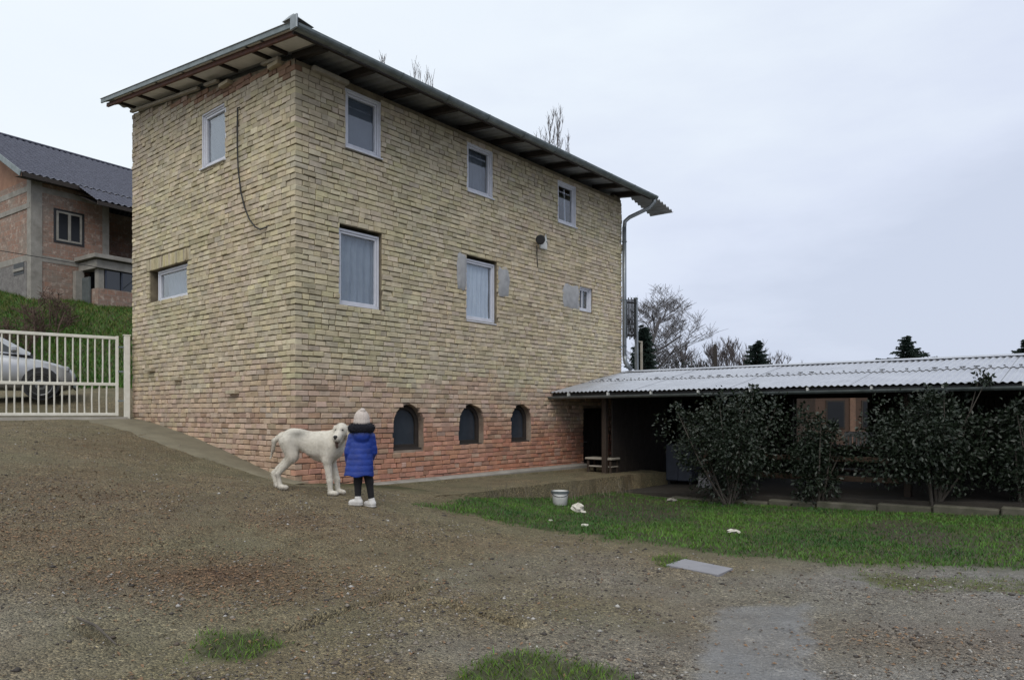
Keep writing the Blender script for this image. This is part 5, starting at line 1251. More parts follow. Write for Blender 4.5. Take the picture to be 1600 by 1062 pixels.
# ------------------------------------------------------------------ small things in the yard
def on_ground(px, py): p = gp(px, py); p[2] = float(G(p[0], p[1])); return p
p = on_ground(875, 789); bk = empty('bucket', p); tag(bk, 'white plastic bucket with dark rim standing at the grass edge', 'bucket')
b_ = MB(); b_.lathe([(.105, 0), (.115, .01), (.13, .14), (.138, .24), (.128, .24), (.118, .05), (.0, .04)], p, k_=20); b_.build('body', M['plastic_white'], bk, smooth=True)
MB().lathe([(.142, .205), (.152, .21), (.152, .24), (.138, .245), (.136, .21)], p, k_=20).build('rim', M['gutter'], bk)
MB().tube([p + np.array([.145 * math.cos(a_), -.03 - .10 * math.sin(a_), .22 - .07 * math.sin(a_)]) for a_ in np.linspace(0, math.pi, 10)], .005, 5).build('handle', M['black_metal'], bk)
def lump(px, py, s_, name, label, cat, mat, seed, flat=.6, group=None):
    p = on_ground(px, py); rs = np.random.default_rng(seed); n_ = 10; m_ = 6; V = []; Fc = []
    for j_ in range(m_ + 1):
        ph = math.pi * j_ / m_
        for i in range(n_):
            th = 2 * math.pi * i / n_; r_ = s_ * (.65 + .6 * rs.random()); V.append(p + np.array([r_ * math.sin(ph) * math.cos(th), r_ * math.sin(ph) * math.sin(th), s_ * flat * .6 + r_ * flat * math.cos(ph)]))
    for j_ in range(m_):
        for i in range(n_): Fc.append((j_ * n_ + i, j_ * n_ + (i + 1) % n_, (j_ + 1) * n_ + (i + 1) % n_, (j_ + 1) * n_ + i))
    return tag(mesh_obj(name, V, Fc, mat), label, cat, group)
lump(903, 797, .10, 'plaster_lump', 'largest lump of white plaster, lying right of the bucket', 'rubble', M['plaster'], 1, .8)
lump(912, 799, .05, 'plaster_lump', 'small crumb of plaster against the largest lump', 'rubble', M['plaster'], 2, .5)
lump(914, 822, .055, 'paper_scrap', 'small white scrap in the grass below the plaster lump', 'litter', M['plaster'], 3, .35)
lump(860, 814, .03, 'paper_scrap', 'tiny white scrap in the grass left of centre', 'litter', M['plaster'], 4, .4)
lump(1146, 832, .085, 'paper_scrap', 'crumpled white paper lying in the middle of the lawn', 'litter', M['plaster'], 5, .35)
lump(1050, 783, .10, 'kerb_fragment', 'broken piece of kerb lying at the shed edge', 'rubble', M['concrete'], 6, .35)
p0, p1 = on_ground(120, 972), on_ground(182, 1010); stk = MB().tube([p0 + UP * .012, (p0 * .6 + p1 * .4) + UP * .022 + np.array([.02, .01, 0]), p1 + UP * .010], [.006, .009, .005], 6)
stk.tube([(p0 * .5 + p1 * .5) + UP * .02, (p0 * .3 + p1 * .7) + UP * .03 + np.array([.05, .06, 0])], [.005, .003], 5)
tag(stk.build('fallen_stick', M['bark']), 'dark forked stick lying on the mud at the lower left', 'stick')
# grey cover plate
q4 = [on_ground(*q) for q in ((1040, 885), (1070, 875), (1145, 890), (1122, 902))]; V = [q + UP * .018 for q in q4] + [q - UP * .02 for q in q4]
tag(mesh_obj('cover_plate', V, [(3, 2, 1, 0), (0, 1, 5, 4), (1, 2, 6, 5), (2, 3, 7, 6), (3, 0, 4, 7)], M['plate']), 'flat grey rectangular cover plate lying in the gravel', 'cover plate')
# ------------------------------------------------------------------ grass, gravel, leaves
def in_house(x, y):
    t = (x - C[0]) * dR[0] + (y - C[1]) * dR[1]; n_ = (x - C[0]) * nR[0] + (y - C[1]) * nR[1]
    return ((t > -.05) & (t < LEN + .05) & (n_ < .05) & (n_ > -DEP - .05)) | ((t > .9) & (t < 8.4) & (n_ > -.1) & (n_ < 1.88)) | ((t > 6.1) & (t < 12.6) & (n_ > .6) & (n_ < 12.3))
def blades(xy, hgt, wid, tint, lean, seed):
    r_ = np.random.default_rng(seed); n_ = len(xy); z = G(xy[:, 0], xy[:, 1]) - .006
    a_ = r_.uniform(0, 6.283, n_); d = np.c_[np.cos(a_), np.sin(a_), np.zeros(n_)]; b_ = r_.uniform(0, 6.283, n_); l_ = np.c_[np.cos(b_), np.sin(b_), np.zeros(n_)] * (lean * r_.uniform(.2, 1.2, n_))[:, None]
    p = np.c_[xy, z]; h = hgt[:, None] * UP; w = d * (wid / 2)[:, None]
    V = np.stack([p - w, p + w, p + h * .55 + l_ * hgt[:, None] * .45 + w * .75, p + h * .55 + l_ * hgt[:, None] * .45 - w * .75, p + h + l_ * hgt[:, None] * 1.2], 1)
    V = V.reshape(-1, 3); i_ = np.arange(n_)[:, None] * 5
    Fc = np.concatenate([i_ + np.array([[0, 1, 2]]), i_ + np.array([[0, 2, 3]]), i_ + np.array([[3, 2, 4]])])
    return V, Fc, np.repeat(tint, 5, 0)
def scatter(n_, x0, x1, y0, y1, seed):
    r_ = np.random.default_rng(seed); return np.c_[r_.uniform(x0, x1, n_), r_.uniform(y0, y1, n_)], r_
# lawn
xy, r_ = scatter(420000, -3, 13, 4.5, 16, 5); l_, ho, tu, mo, aw, gr = masks(xy[:, 0], xy[:, 1])
dens = l_ * (1 - ho) * (.35 + .65 * fbm(xy[:, 0] * 1.7, xy[:, 1] * 1.7, 8)); vis = (np.abs(xy[:, 0] / xy[:, 1]) < 1.15)
keep = (r_.random(len(xy)) < dens * .95) & (l_ > .06) & ~in_house(xy[:, 0], xy[:, 1]) & vis
xy = xy[keep]; n_ = len(xy); cl = fbm(xy[:, 0] * 1.3, xy[:, 1] * 1.3, 14); nr_ = fbm(xy[:, 0] * 4, xy[:, 1] * 4, 15)
hg_ = (.016 + .055 * nr_ * r_.random(n_) + .012 * r_.random(n_)); cl = np.clip((cl - .5) * 2 + .5, 0, 1.1); tint = np.c_[.55 + .9 * cl, .65 + .55 * cl, .8 + .3 * cl] * (.6 + .65 * r_.random((n_, 1)))
dead = r_.random(n_) < .10; tint[dead] = np.array([2.2, 1.0, 1.6]) * .8
V1, F1, T1 = blades(xy, hg_, .006 + .006 * r_.random(n_), tint, np.full(n_, .8), 6)
go = mesh_obj('lawn_grass', V1, F1, M['grass'], tint=T1); tag(go, 'green grass strip between the dirt yard and the shed', 'grass', kind='stuff')
# tufts in the yard, moss strip
xy, r_ = scatter(260000, -3.2, 9, 2.9, 9.5, 15); l_, ho, tu, mo, aw, gr = masks(xy[:, 0], xy[:, 1])
keep = (r_.random(len(xy)) < np.maximum(tu * .95, mo * .55) * (.3 + fbm(xy[:, 0] * 5, xy[:, 1] * 5, 4))) & (np.maximum(tu, mo) > .2); xy = xy[keep]; mo = mo[keep]; n_ = len(xy); tint = np.c_[1.35 + .7 * r_.random(n_) + mo * .5, 1.0 + .3 * r_.random(n_), .8 + .2 * r_.random(n_)] * (.6 + .5 * r_.random((n_, 1)))
V1, F1, T1 = blades(xy, (.014 + .04 * r_.random(n_)) * (1 - .5 * mo), .004 + .004 * r_.random(n_), tint, np.full(n_, 1.1), 7)
go = mesh_obj('yard_grass', V1, F1, M['grass'], tint=T1); tag(go, 'short mossy grass tufts growing through the gravel', 'grass', kind='stuff')
# bank
xy, r_ = scatter(230000, -24, -7.2, 15.5, 31, 25); l_, ho, tu, mo, aw, gr = masks(xy[:, 0], xy[:, 1]); cp_ = poly_dist(xy[:, 0], xy[:, 1], CARPATH)
keep = (cp_ < -.1) & (r_.random(len(xy)) < .35 + .6 * fbm(xy[:, 0] * .9, xy[:, 1] * .9, 5)) & (np.abs(xy[:, 0] / xy[:, 1]) < .78) & (xy[:, 0] / xy[:, 1] < -.48); xy = xy[keep]; n_ = len(xy)
cl = fbm(xy[:, 0] * .7, xy[:, 1] * .7, 24); tint = np.c_[.5 + .9 * cl, .75 + .4 * cl, .6 + .4 * cl] * (.6 + .6 * r_.random((n_, 1))); dead = r_.random(n_) < .15 + .3 * np.clip((xy[:, 1] - 21) / 4, 0, 1); tint[dead] = np.array([2.2, .85, 1.6])
V1, F1, T1 = blades(xy, .05 + .16 * cl * r_.random(n_) + .03, .014 + .014 * r_.random(n_), tint, np.full(n_, .8), 8)
go = mesh_obj('bank_grass', V1, F1, M['grass'], tint=T1); tag(go, 'rough green grass covering the bank below the unfinished house', 'grass', kind='stuff')
# dead stalks by the apron
xy, r_ = scatter(5200, -2, 3, 10, 14.8, 35); t_ = (xy[:, 0] - C[0]) * dR[0] + (xy[:, 1] - C[1]) * dR[1]; nn_ = (xy[:, 0] - C[0]) * nR[0] + (xy[:, 1] - C[1]) * nR[1]
keep = (t_ > 2.2) & (t_ < 6.1) & (nn_ > 1.90) & (nn_ < 2.1 + .6 * fbm(t_ * 1.5, nn_, 3) * (t_ > 3.5)) & (r_.random(len(xy)) < .2 + .8 * fbm(t_ * 2, nn_ * 2, 7)); xy = xy[keep]; n_ = len(xy); V1, F1, T1 = blades(xy, .10 + .28 * r_.random(n_), np.full(n_, .009), np.ones((n_, 3)), np.full(n_, .45), 9)
go = mesh_obj('dead_weeds', V1, F1, M['deadgrass']); tag(go, 'dead grey weed stalks along the crumbling apron edge', 'weeds', kind='stuff')
# gravel
OCT = np.array([[1, 0, 0], [0, 1, 0], [-1, 0, 0], [0, -1, 0], [0, 0, 1], [0, 0, -1], ], float); OF = np.array([[0, 1, 4], [1, 2, 4], [2, 3, 4], [3, 0, 4], [1, 0, 5], [2, 1, 5], [3, 2, 5], [0, 3, 5]])
def stones(xy, size, tint, seed):
    r_ = np.random.default_rng(seed); n_ = len(xy); V = OCT[None] * (size[:, None] * r_.uniform(.6, 1.3, (n_, 6)))[:, :, None]; a_ = r_.uniform(0, 6.283, n_); c_, s_ = np.cos(a_)[:, None], np.sin(a_)[:, None]
    X = V[:, :, 0] * c_ - V[:, :, 1] * s_; Y = V[:, :, 0] * s_ + V[:, :, 1] * c_; Z = V[:, :, 2] * .55
    V = np.stack([X + xy[:, 0:1], Y + xy[:, 1:2], Z + (G(xy[:, 0], xy[:, 1]) + size * .12)[:, None]], -1).reshape(-1, 3)
    return V, (np.arange(n_)[:, None, None] * 6 + OF[None]).reshape(-1, 3), np.repeat(tint, 6, 0)
n0_ = 150000; r_ = np.random.default_rng(55); yy = 2.9 + 10.5 * r_.random(n0_) ** 1.9; xx = (r_.random(n0_) * 2 - 1) * .80 * yy; xy = np.c_[xx, yy]; l_, ho, tu, mo, aw, gr = masks(xx, yy)
pat = fbm(xx * 1.1, yy * 1.1, 66); dn = np.clip((pat - .34) * 2.6, .06, 1) * (1 - np.clip(gr * 1.1, 0, .97))
keep = (r_.random(n0_) < dn * .85) & ~in_house(xx, yy) & (poly_dist(xx, yy, YARD) > .1) & (r_.random(n0_) > np.clip(poly_dist(xx, yy, SLAB) / .15 + .5, 0, .96)); xy = xy[keep]; n_ = len(xy)
size = np.minimum(.0032 + .0038 * r_.exponential(1, n_), .03) ; sh = r_.random((n_, 1)); tint = np.where(sh < .07, np.array([[.42, .40, .37]]), np.where(sh < .45, np.array([[.22, .19, .155]]), np.where(sh < .72, np.array([[.13, .10, .075]]), np.array([[.055, .045, .038]])))) * r_.uniform(.7, 1.2, (n_, 1))
V1, F1, T1 = stones(xy, size, tint, 3); go = mesh_obj('gravel', V1, F1, M['stone'], tint=T1); tag(go, 'loose pale and dark gravel strewn over the dirt yard', 'gravel', kind='stuff')
# leaves
n0_ = 90000; yy = 2.9 + 11 * r_.random(n0_) ** 1.6; xx = (r_.random(n0_) * 2 - 1) * .80 * yy; lf = np.full(n0_, .03)
for (px, py, rx_, ry_, a_) in ((90, 780, 1.9, 1.7, .5), (330, 900, 1.3, .7, .9), (180, 700, 1.2, 1.2, .35), (60, 840, 1.2, .7, .6), (450, 815, .8, .5, .6), (620, 850, 1.3, .9, .2), (1470, 1000, 1.5, .4, .15)):
    p = gp(px, py); lf = np.maximum(lf, a_ * np.exp(-((xx - p[0]) / rx_) ** 2 - ((yy - p[1]) / ry_) ** 2))
keep = (r_.random(n0_) < lf * 1.0) & ~in_house(xx, yy) & (poly_dist(xx, yy, YARD) > .1); xx, yy = xx[keep], yy[keep]; n_ = len(xx)
a_ = r_.uniform(0, 6.283, n_); d = np.c_[np.cos(a_), np.sin(a_), r_.normal(0, .25, n_)]; sd_ = np.c_[-np.sin(a_), np.cos(a_), r_.normal(0, .25, n_)]; L_ = (.007 + .014 * r_.random(n_))[:, None]; p = np.c_[xx, yy, G(xx, yy) + .007]
V1 = np.stack([p - d * L_, p + sd_ * L_ * .5 + UP * L_ * .25, p + d * L_, p - sd_ * L_ * .5 + UP * L_ * .25], 1).reshape(-1, 3); i_ = np.arange(n_)[:, None] * 4
go = mesh_obj('fallen_leaves', V1, np.concatenate([i_ + np.array([[0, 1, 2]]), i_ + np.array([[0, 2, 3]])]), M['leaf_litter']); tag(go, 'small brown fallen leaves lying in drifts on the yard', 'leaves', kind='stuff')

# ------------------------------------------------------------------ figures: smooth bodies grown from rounded bones
def cone(P, a, b, r1, r2):
    a = np.array(a, float); b = np.array(b, float); ba = b - a; h = np.clip(((P - a) @ ba) / (ba @ ba), 0, 1)
    return np.linalg.norm(P - a - h[..., None] * ba, axis=-1) - (r1 + (r2 - r1) * h)
def ell(P, c, r):
    r = np.array(r, float); q = P - np.array(c, float); k0 = np.linalg.norm(q / r, axis=-1); k1 = np.linalg.norm(q / (r * r), axis=-1)
    return k0 * (k0 - 1) / np.maximum(k1, 1e-9)
def smin(a, b, k_):
    h = np.clip(.5 + .5 * (b - a) / k_, 0, 1); return b * (1 - h) + a * h - k_ * h * (1 - h)
def blend(parts, k_=.03):
    d = parts[0]
    for q in parts[1:]:
        if isinstance(q, tuple): d = smin(d, q[0], q[1])
        else: d = smin(d, q, k_)
    return d
def surface(fn, lo, hi, res):
    """surface nets over a sampled distance field"""
    lo = np.array(lo, float); n_ = np.ceil((np.array(hi) - lo) / res).astype(int) + 1
    ax = [lo[i] + np.arange(n_[i]) * res for i in range(3)]; P = np.stack(np.meshgrid(*ax, indexing='ij'), -1); D = fn(P); S = D < 0
    cs = tuple(n_ - 1); acc = np.zeros((*cs, 3)); cnt = np.zeros(cs)
    offs = [(i, j, k_) for i in (0, 1) for j in (0, 1) for k_ in (0, 1)]
    def sl(o): return tuple(slice(o[i], n_[i] - 1 + o[i]) for i in range(3))
    for a in offs:
        for d_ in range(3):
            if a[d_]: continue
            b = list(a); b[d_] = 1; b = tuple(b); da, db = D[sl(a)], D[sl(b)]; m_ = (da < 0) != (db < 0); u = np.where(m_, da / np.where(m_, da - db, 1), 0)
            pt = np.array(a, float)[None, None, None] + u[..., None] * np.eye(3)[d_]; acc += np.where(m_[..., None], pt, 0); cnt += m_
    act = cnt > 0; idx = -np.ones(cs, int); idx[act] = np.arange(act.sum()); I = np.argwhere(act); V = lo + (I + acc[act] / cnt[act][:, None]) * res
    Fc = []
    for d_ in range(3):
        u, v = (d_ + 1) % 3, (d_ + 2) % 3; s0 = [slice(None)] * 3; s1 = [slice(None)] * 3; s0[d_] = slice(0, -1); s1[d_] = slice(1, None)
        A_, B_ = S[tuple(s0)], S[tuple(s1)]; E = np.argwhere(A_ != B_); E = E[(E[:, u] > 0) & (E[:, v] > 0) & (E[:, u] < cs[u]) & (E[:, v] < cs[v])]
        if not len(E): continue
        def at(du, dv): q = E.copy(); q[:, u] -= du; q[:, v] -= dv; return idx[q[:, 0], q[:, 1], q[:, 2]]
        Q = np.stack([at(1, 1), at(0, 1), at(0, 0), at(1, 0)], 1); fl = ~A_[tuple(E.T)] if False else S[tuple(E.T)]
        Q[~fl] = Q[~fl][:, ::-1]; Fc.append(Q)
    return V, np.concatenate(Fc)
def place(V, o, rz, s_=1.0):
    c_, q_ = math.cos(rz), math.sin(rz); V = np.asarray(V) * s_; return np.c_[V[:, 0] * c_ - V[:, 1] * q_, V[:, 0] * q_ + V[:, 1] * c_, V[:, 2]] + np.asarray(o)
def fig(name, fn, lo, hi, res, mat, parent, o, rz, tintf=None, s_=1.0):
    V, Fc = surface(fn, lo, hi, res); return mesh_obj(name, place(V, o, rz, s_), Fc, mat, parent, tint=None if tintf is None else tintf(V), smooth=True)

# the dog: side on, head turned to the camera
dX, dY = -2.72, 9.4
DO = np.array([dX + .34, dY, float(G(dX, dY)) + .0]); DA = R(-3)
dog = empty('dog', DO, DA); tag(dog, 'big white hound standing side on with its head turned to the camera', 'dog')
gR = float(G(DO[0] - .62, DO[1])) - DO[2]; gF = float(G(DO[0] + .03, DO[1])) - DO[2]
def dog_fn(P):
    tr = blend([ell(P, (-.09, 0, .58), (.245, .135, .198)), ell(P, (-.50, 0, .675), (.20, .118, .135)), cone(P, (-.52, 0, .715), (-.08, 0, .655), .095, .11), cone(P, (-.40, 0, .63), (-.2, 0, .56), .085, .12),
                ell(P, (.02, 0, .60), (.125, .125, .165))], .07)
    hd = [cone(P, (.02, 0, .665), (.125, -.03, .765), .128, .096), ell(P, (.145, -.055, .800), (.090, .104, .100)), cone(P, (.140, -.12, .772), (.128, -.225, .715), .064, .052), cone(P, (.142, -.10, .70), (.128, -.18, .615), .042, .032),
          ell(P, (.118, -.205, .69), (.03, .05, .035)), ell(P, (.145, -.205, .69), (.03, .05, .035))]
    d = smin(tr, blend(hd, .028), .05)
    for sx in (-1, 1):                                                # hanging ears
        x = .145 + sx * .088; d = smin(d, cone(P * np.array([1.5, 1, 1]), (x * 1.5, -.035, .84), ((x + sx * .026) * 1.5, -.085, .675), .030, .044), .010)
    legs = []
    for (y, fx, rx_, z_) in ((-.088, .0, .0, 0), (.088, .045, -.12, 0)):
        d = smin(d, blend([cone(P, (.01, y * .8, .58), (-.035, y, .41), .090, .062), cone(P, (-.035, y, .41), (fx, y, .19 + gF), .053, .037)], .03), .05)
        d = smin(d, blend([cone(P, (fx, y, .19 + gF), (fx + .008, y, .055 + gF), .035, .030), ell(P, (fx + .04, y, .032 + gF), (.068, .042, .034)), ell(P, (fx + .085, y - .016, .024 + gF), (.026, .016, .024)), ell(P, (fx + .088, y + .014, .024 + gF), (.026, .016, .024))], .018), .02)
        hk = (-.695 + rx_, y, .205 + gR)
        d = smin(d, blend([cone(P, (-.56, y * .85, .655), (-.50 + rx_ * .5, y, .455), .115, .078), cone(P, (-.50 + rx_ * .5, y, .455), hk, .066, .032)], .04), .04)
        d = smin(d, blend([cone(P, hk, (-.665 + rx_, y, .06 + gR), .032, .029), ell(P, (-.625 + rx_, y, .032 + gR), (.066, .042, .033)), ell(P, (-.58 + rx_, y - .015, .024 + gR), (.025, .016, .024)), ell(P, (-.58 + rx_, y + .015, .024 + gR), (.025, .016, .024))], .018), .018)
    d = smin(d, blend([cone(P, (-.67, 0, .735), (-.775, .0, .66), .042, .03), cone(P, (-.775, 0, .66), (-.795, 0, .54), .03, .02), cone(P, (-.795, 0, .54), (-.825, 0, .43), .02, .011)], .02), .03)
    return d
def dog_tint(V):
    w = np.array([.68, .64, .56]); t = np.tile(w, (len(V), 1)); x, y, z = V.T
    n_ = fbm(x * 9 + 3, z * 9 + y * 5, 4); t *= (.90 + .2 * n_)[:, None]
    def spot(c, r, colr, a_):
        m_ = a_ * np.exp(-(((V - np.array(c)) / np.array(r)) ** 2).sum(1)); t[:] = t * (1 - m_[:, None]) + np.array(colr) * m_[:, None]
    spot((-.42, -.12, .755), (.11, .10, .06), (.20, .19, .165), .9); spot((-.2, -.14, .60), (.2, .06, .06), (.46, .42, .35), .6); spot((-.56, -.14, .52), (.12, .06, .16), (.44, .40, .33), .6); spot((-.3, 0, .46), (.22, .2, .035), (.20, .12, .08), .7); spot((-.79, 0, .52), (.03, .06, .14), (.20, .15, .11), .8)
    spot((-.70, 0, .17 + gR), (.05, .2, .045), (.13, .10, .08), .75); spot((-.65, 0, .02 + gR), (.14, .2, .025), (.16, .13, .10), .6); spot((.03, 0, .01 + gF), (.14, .2, .02), (.16, .13, .1), .5)
    spot((-.05, -.1, .40), (.03, .04, .03), (.18, .14, .11), .7); spot((.128, -.19, .63), (.04, .06, .05), (.16, .10, .06), .95); spot((.145, -.13, .80), (.02, .02, .03), (.5, .45, .38), .5)
    spot((.055, -.07, .74), (.03, .06, .09), (.42, .37, .29), .7); spot((.245, -.07, .74), (.03, .06, .09), (.42, .37, .29), .7); spot((.02, -.13, .36), (.05, .05, .10), (.46, .42, .35), .5)  # darker ears and foreleg are shading put into the coat tint
    for ex in (.097, .187): spot((ex, -.15, .805), (.026, .03, .022), (.09, .075, .06), .95)
    return t
fig('body', dog_fn, (-.92, -.34, -.12), (.36, .22, .96), .0125, M['dogfur'], dog, DO, DA, dog_tint)
dm = [o for o in dog.children if o.name.startswith('body')][0]
_v = np.zeros(len(dm.data.vertices) * 3, np.float32); dm.data.vertices.foreach_get('co', _v); _v = _v.reshape(-1, 3); _nn = np.zeros(len(_v) * 3, np.float32); dm.data.vertices.foreach_get('normal', _nn); _nn = _nn.reshape(-1, 3)
_t = np.zeros(len(_v) * 4, np.float32); dm.data.color_attributes['tint'].data.foreach_get('color', _t); _t = _t.reshape(-1, 4)[:, :3]
r_ = np.random.default_rng(8); ii = r_.integers(0, len(_v), 26000); p = _v[ii] + r_.normal(0, .004, (26000, 3)); nn = _nn[ii]; lay = np.array([-.8, .0, -.55]); e_ = nn * .35 + lay * .65 + r_.normal(0, .35, (26000, 3)); e_ -= nn * np.minimum((e_ * nn).sum(1), .12)[:, None] * .6; e_ /= np.linalg.norm(e_, axis=1)[:, None]; e_ *= r_.uniform(.006, .015, (26000, 1)); s_ = np.cross(e_, nn); s_ /= np.maximum(np.linalg.norm(s_, axis=1), 1e-6)[:, None]
V = np.stack([p - s_ * .0022, p + s_ * .0022, p + e_], 1).reshape(-1, 3); fo = mesh_obj('fur', V, np.arange(78000).reshape(-1, 3), M['dogfur'], dog, tint=np.repeat(_t[ii] * r_.uniform(.92, 1.08, (26000, 1)), 3, 0)); fo['kind'] = 'stuff'
fig('nose', lambda P: blend([ell(P, (.127, -.268, .722), (.028, .02, .022)), ell(P, (.127, -.262, .70), (.02, .016, .02))], .01), (.08, -.31, .66), (.18, -.22, .76), .005, M['nose'], dog, DO, DA)
fig('mouth', lambda P: blend([ell(P, (.127, -.215, .665), (.024, .035, .024)), cone(P, (.127, -.215, .655), (.13, -.205, .585), .021, .014)], .015), (.07, -.28, .55), (.19, -.15, .72), .005, M['tongue'], dog, DO, DA)
for ex in (.100, .184): fig('eye', lambda P, ex=ex: ell(P, (ex, -.152, .806), (.015, .011, .012)), (ex - .02, -.17, .785), (ex + .02, -.125, .82), .004, M['eye'], dog, DO, DA)

# the child, seen from behind
kX, kY = -1.86, 8.8
KO = np.array([kX, kY, float(G(kX, kY))]); KA = R(8)
kid = empty('person', KO, KA); tag(kid, 'child in blue coat and cream bobble hat seen from behind beside the dog', 'person')
gl = float(G(kX - .07, kY)) - KO[2]; g2 = float(G(kX + .10, kY)) - KO[2]
def kid_fn(P):
    d = blend([ell(P, (0, .0, 1.055), (.078, .088, .105)), cone(P, (0, .01, 1.0), (0, .03, .965), .06, .05), ell(P, (0, .088, 1.045), (.014, .018, .016)), ell(P, (0, .072, .985), (.03, .02, .018)),
               cone(P, (0, 0, .97), (0, 0, .88), .042, .05), cone(P, (0, 0, .84), (0, 0, .52), .072, .085), ell(P, (.083, .0, 1.045), (.015, .02, .03)), ell(P, (-.083, .0, 1.045), (.015, .02, .03))], .03)
    for (sx, el, hd) in ((-1, (-.160, .01, .66), (-.150, .075, .535)), (1, (.140, .03, .67), (.10, .12, .575))):
        d = smin(d, blend([cone(P, (sx * .095, 0, .86), el, .036, .030), cone(P, el, hd, .033, .024)], .02), .03)
        h = np.array(hd); pd = h + np.array([0, .035, -.028]); d = smin(d, cone(P, h, pd, .022, .026), .012)
        for q, (dx, L_) in enumerate(((-.019, .036), (-.007, .042), (.006, .040), (.018, .030))):
            b0 = pd + np.array([dx, .008, -.010]); b1 = b0 + np.array([dx * .2, .018, -.022]) * (L_ / .035); b2 = b1 + np.array([0, -.002, -.020]) * (L_ / .035); d = np.minimum(d, np.minimum(cone(P, b0, b1, .0075, .007), cone(P, b1, b2, .007, .006)))
        t0_ = h + np.array([-sx * .02, .018, -.008]); d = np.minimum(d, cone(P, t0_, t0_ + np.array([-sx * .014, .022, -.016]), .009, .007))
    for (hx, a_, gg) in ((-.05, (-.045, .0, .10 + gl), gl), (.06, (.118, .02, .10 + g2), g2)):
        d = smin(d, blend([cone(P, (hx * .9, 0, .50), (hx + (a_[0] - hx) * .55, .012, .30), .062, .048), cone(P, (hx + (a_[0] - hx) * .55, .012, .30), a_, .043, .029)], .02), .03)
    return d
fig('body', kid_fn, (-.26, -.16, .02), (.26, .22, 1.19), .0095, M['skin'], kid, KO, KA)
for ex in (-.03, .03): fig('eye', lambda P, ex=ex: ell(P, (ex, .083, 1.055), (.010, .006, .007)), (ex - .016, .07, 1.04), (ex + .016, .095, 1.07), .004, M['eye'], kid, KO, KA)
def coat_fn(P):
    z = P[..., 2]; f = np.clip((.93 - z) / .56, 0, 1); rx_ = .112 + .068 * f; ry_ = .090 + .055 * f; cx = -.034 * f
    q = np.sqrt(((P[..., 0] - cx) / rx_) ** 2 + (P[..., 1] / ry_) ** 2); puff = .0035 * np.abs(np.sin(z * math.pi / .072)) ** .6
    hem = .372 + .012 * np.sin(P[..., 0] * 30)
    d = (q - 1) * np.minimum(rx_, ry_) - puff; d = np.maximum(d, hem - z); d = np.maximum(d, z - .93)
    d = smin(d, ell(P, (0, 0, .90), (.135, .085, .062)), .03)
    for pts in (((-.108, 0, .865), (-.164, .0, .67), (-.160, .07, .53)), ((.108, 0, .865), (.142, .03, .67), (.10, .125, .57))):
        w_ = .005 * np.abs(np.sin(z * math.pi / .075)); d = smin(d, np.minimum(cone(P, pts[0], pts[1], .056, .049), cone(P, pts[1], pts[2], .049, .040)) - w_ * .6, .014)
    d = smin(d, ell(P, (.005, -.085, .875), (.095, .055, .085)), .02)                # hood lying on the back
    return d
fig('coat', coat_fn, (-.28, -.20, .34), (.26, .22, .99), .0088, M['coat'], kid, KO, KA)
def fur_fn(P):
    x, y, z = P[..., 0], P[..., 1] + .045, P[..., 2] - .962; q = np.sqrt((x / 1.0) ** 2 + (y / .72) ** 2); d = np.sqrt((q - .112) ** 2 + (z * .95) ** 2) - .050
    n_ = np.sin(x * 160 + 3 * np.sin(z * 90)) * np.sin(y * 150) * np.sin(z * 170); return d + .006 * n_
fur = fig('hood_fur', fur_fn, (-.2, -.22, .88), (.2, .14, 1.04), .008, M['fur_black'], kid, KO, KA)
r_ = np.random.default_rng(3); n_ = 2600; th = r_.uniform(0, 6.283, n_); ph = r_.uniform(0, 6.283, n_); cx_ = np.c_[np.cos(th) * .112, np.sin(th) * .112 * .72 - .045, np.full(n_, .962)]; od = np.c_[np.cos(th) * np.cos(ph), np.sin(th) * np.cos(ph), np.sin(ph)]; p = cx_ + od * .046; e_ = od * r_.uniform(.012, .028, (n_, 1)) + r_.normal(0, .007, (n_, 3)); s_ = np.cross(od, r_.normal(size=(n_, 3))); s_ /= np.linalg.norm(s_, axis=1)[:, None]
V = place(np.stack([p - s_ * .0025, p + s_ * .0025, p + e_], 1).reshape(-1, 3), KO, KA); fs_ = mesh_obj('fur_strands', V, np.arange(n_ * 3).reshape(-1, 3), M['fur_black'], fur); fs_['kind'] = 'stuff'
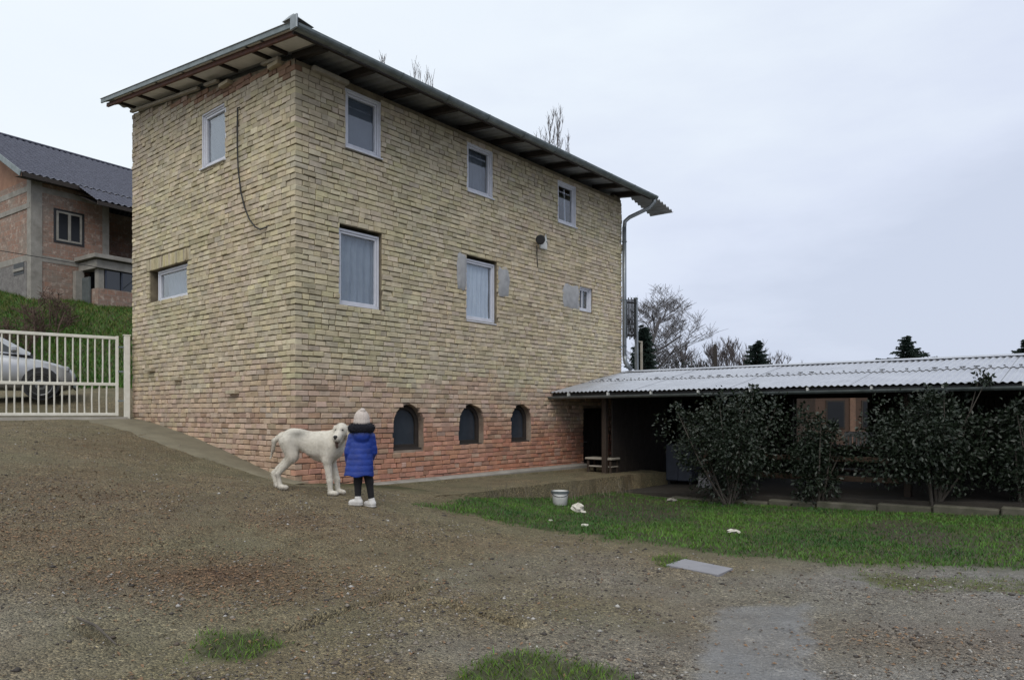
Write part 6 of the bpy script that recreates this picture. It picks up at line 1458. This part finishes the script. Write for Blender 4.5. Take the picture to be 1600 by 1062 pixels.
def hat_fn(P):
    z = P[..., 2]; a_ = np.arctan2(P[..., 1], P[..., 0]); rib = .003 * np.sin(a_ * 22)
    d = ell(P, (0, 0, 1.07), (.094, .10, .125)) - rib; d = np.maximum(d, 1.005 - z); d = smin(d, np.maximum(ell(P, (0, 0, 1.03), (.100, .106, .09)) - rib, np.abs(z - 1.03) - .028), .01)
    return d
hat = fig('hat', hat_fn, (-.13, -.13, .98), (.13, .13, 1.22), .0075, M['knit'], kid, KO, KA)
fig('pompom', lambda P: ell(P, (.012, -.03, 1.178), (.036, .036, .034)) + .005 * np.sin(P[..., 0] * 300) * np.sin(P[..., 1] * 280) * np.sin(P[..., 2] * 290), (-.05, -.09, 1.15), (.08, .05, 1.26), .006, M['knit'], hat, KO, KA)
def leg_fn(P):
    d = None
    for (hx, a_) in ((-.05, (-.045, .0, .085 + gl)), (.06, (.118, .02, .085 + g2))):
        q = blend([cone(P, (hx * .9, 0, .50), (hx + (a_[0] - hx) * .55, .012, .30), .068, .052), cone(P, (hx + (a_[0] - hx) * .55, .012, .30), a_, .048, .036)], .02); d = q if d is None else smin(d, q, .02)
    return d
fig('leggings', leg_fn, (-.14, -.10, .02), (.19, .11, .56), .009, M['legging'], kid, KO, KA)
for (sx, sy, gg, ang) in ((-.045, .0, gl, R(165)), (.118, .02, g2, R(140))):
    c_, q_ = math.cos(ang), math.sin(ang); fx = np.array([c_, q_, 0]); o = np.array([sx, sy, gg])
    fn = lambda P, o=o, fx=fx: np.maximum(blend([cone(P, o + fx * -.02 + UP * .045, o + fx * .085 + UP * .036, .043, .036), cone(P, o + UP * .05, o + UP * .10, .040, .040), ell(P, o + fx * .06 + UP * .05, (.03, .03, .025))], .02), .012 + o[2] - P[..., 2])
    sh = fig('shoe', fn, (sx - .16, sy - .1, gg - .01), (sx + .12, sy + .14, gg + .17), .007, M['shoe'], kid, KO, KA)
    fn2 = lambda P, o=o, fx=fx: np.maximum(cone(P, o + fx * -.02 + UP * .03, o + fx * .085 + UP * .03, .047, .041), np.abs(P[..., 2] - o[2] - .009) - .012)
    fig('sole', fn2, (sx - .16, sy - .1, gg - .02), (sx + .12, sy + .14, gg + .05), .006, M['shoe_sole'], sh, KO, KA)
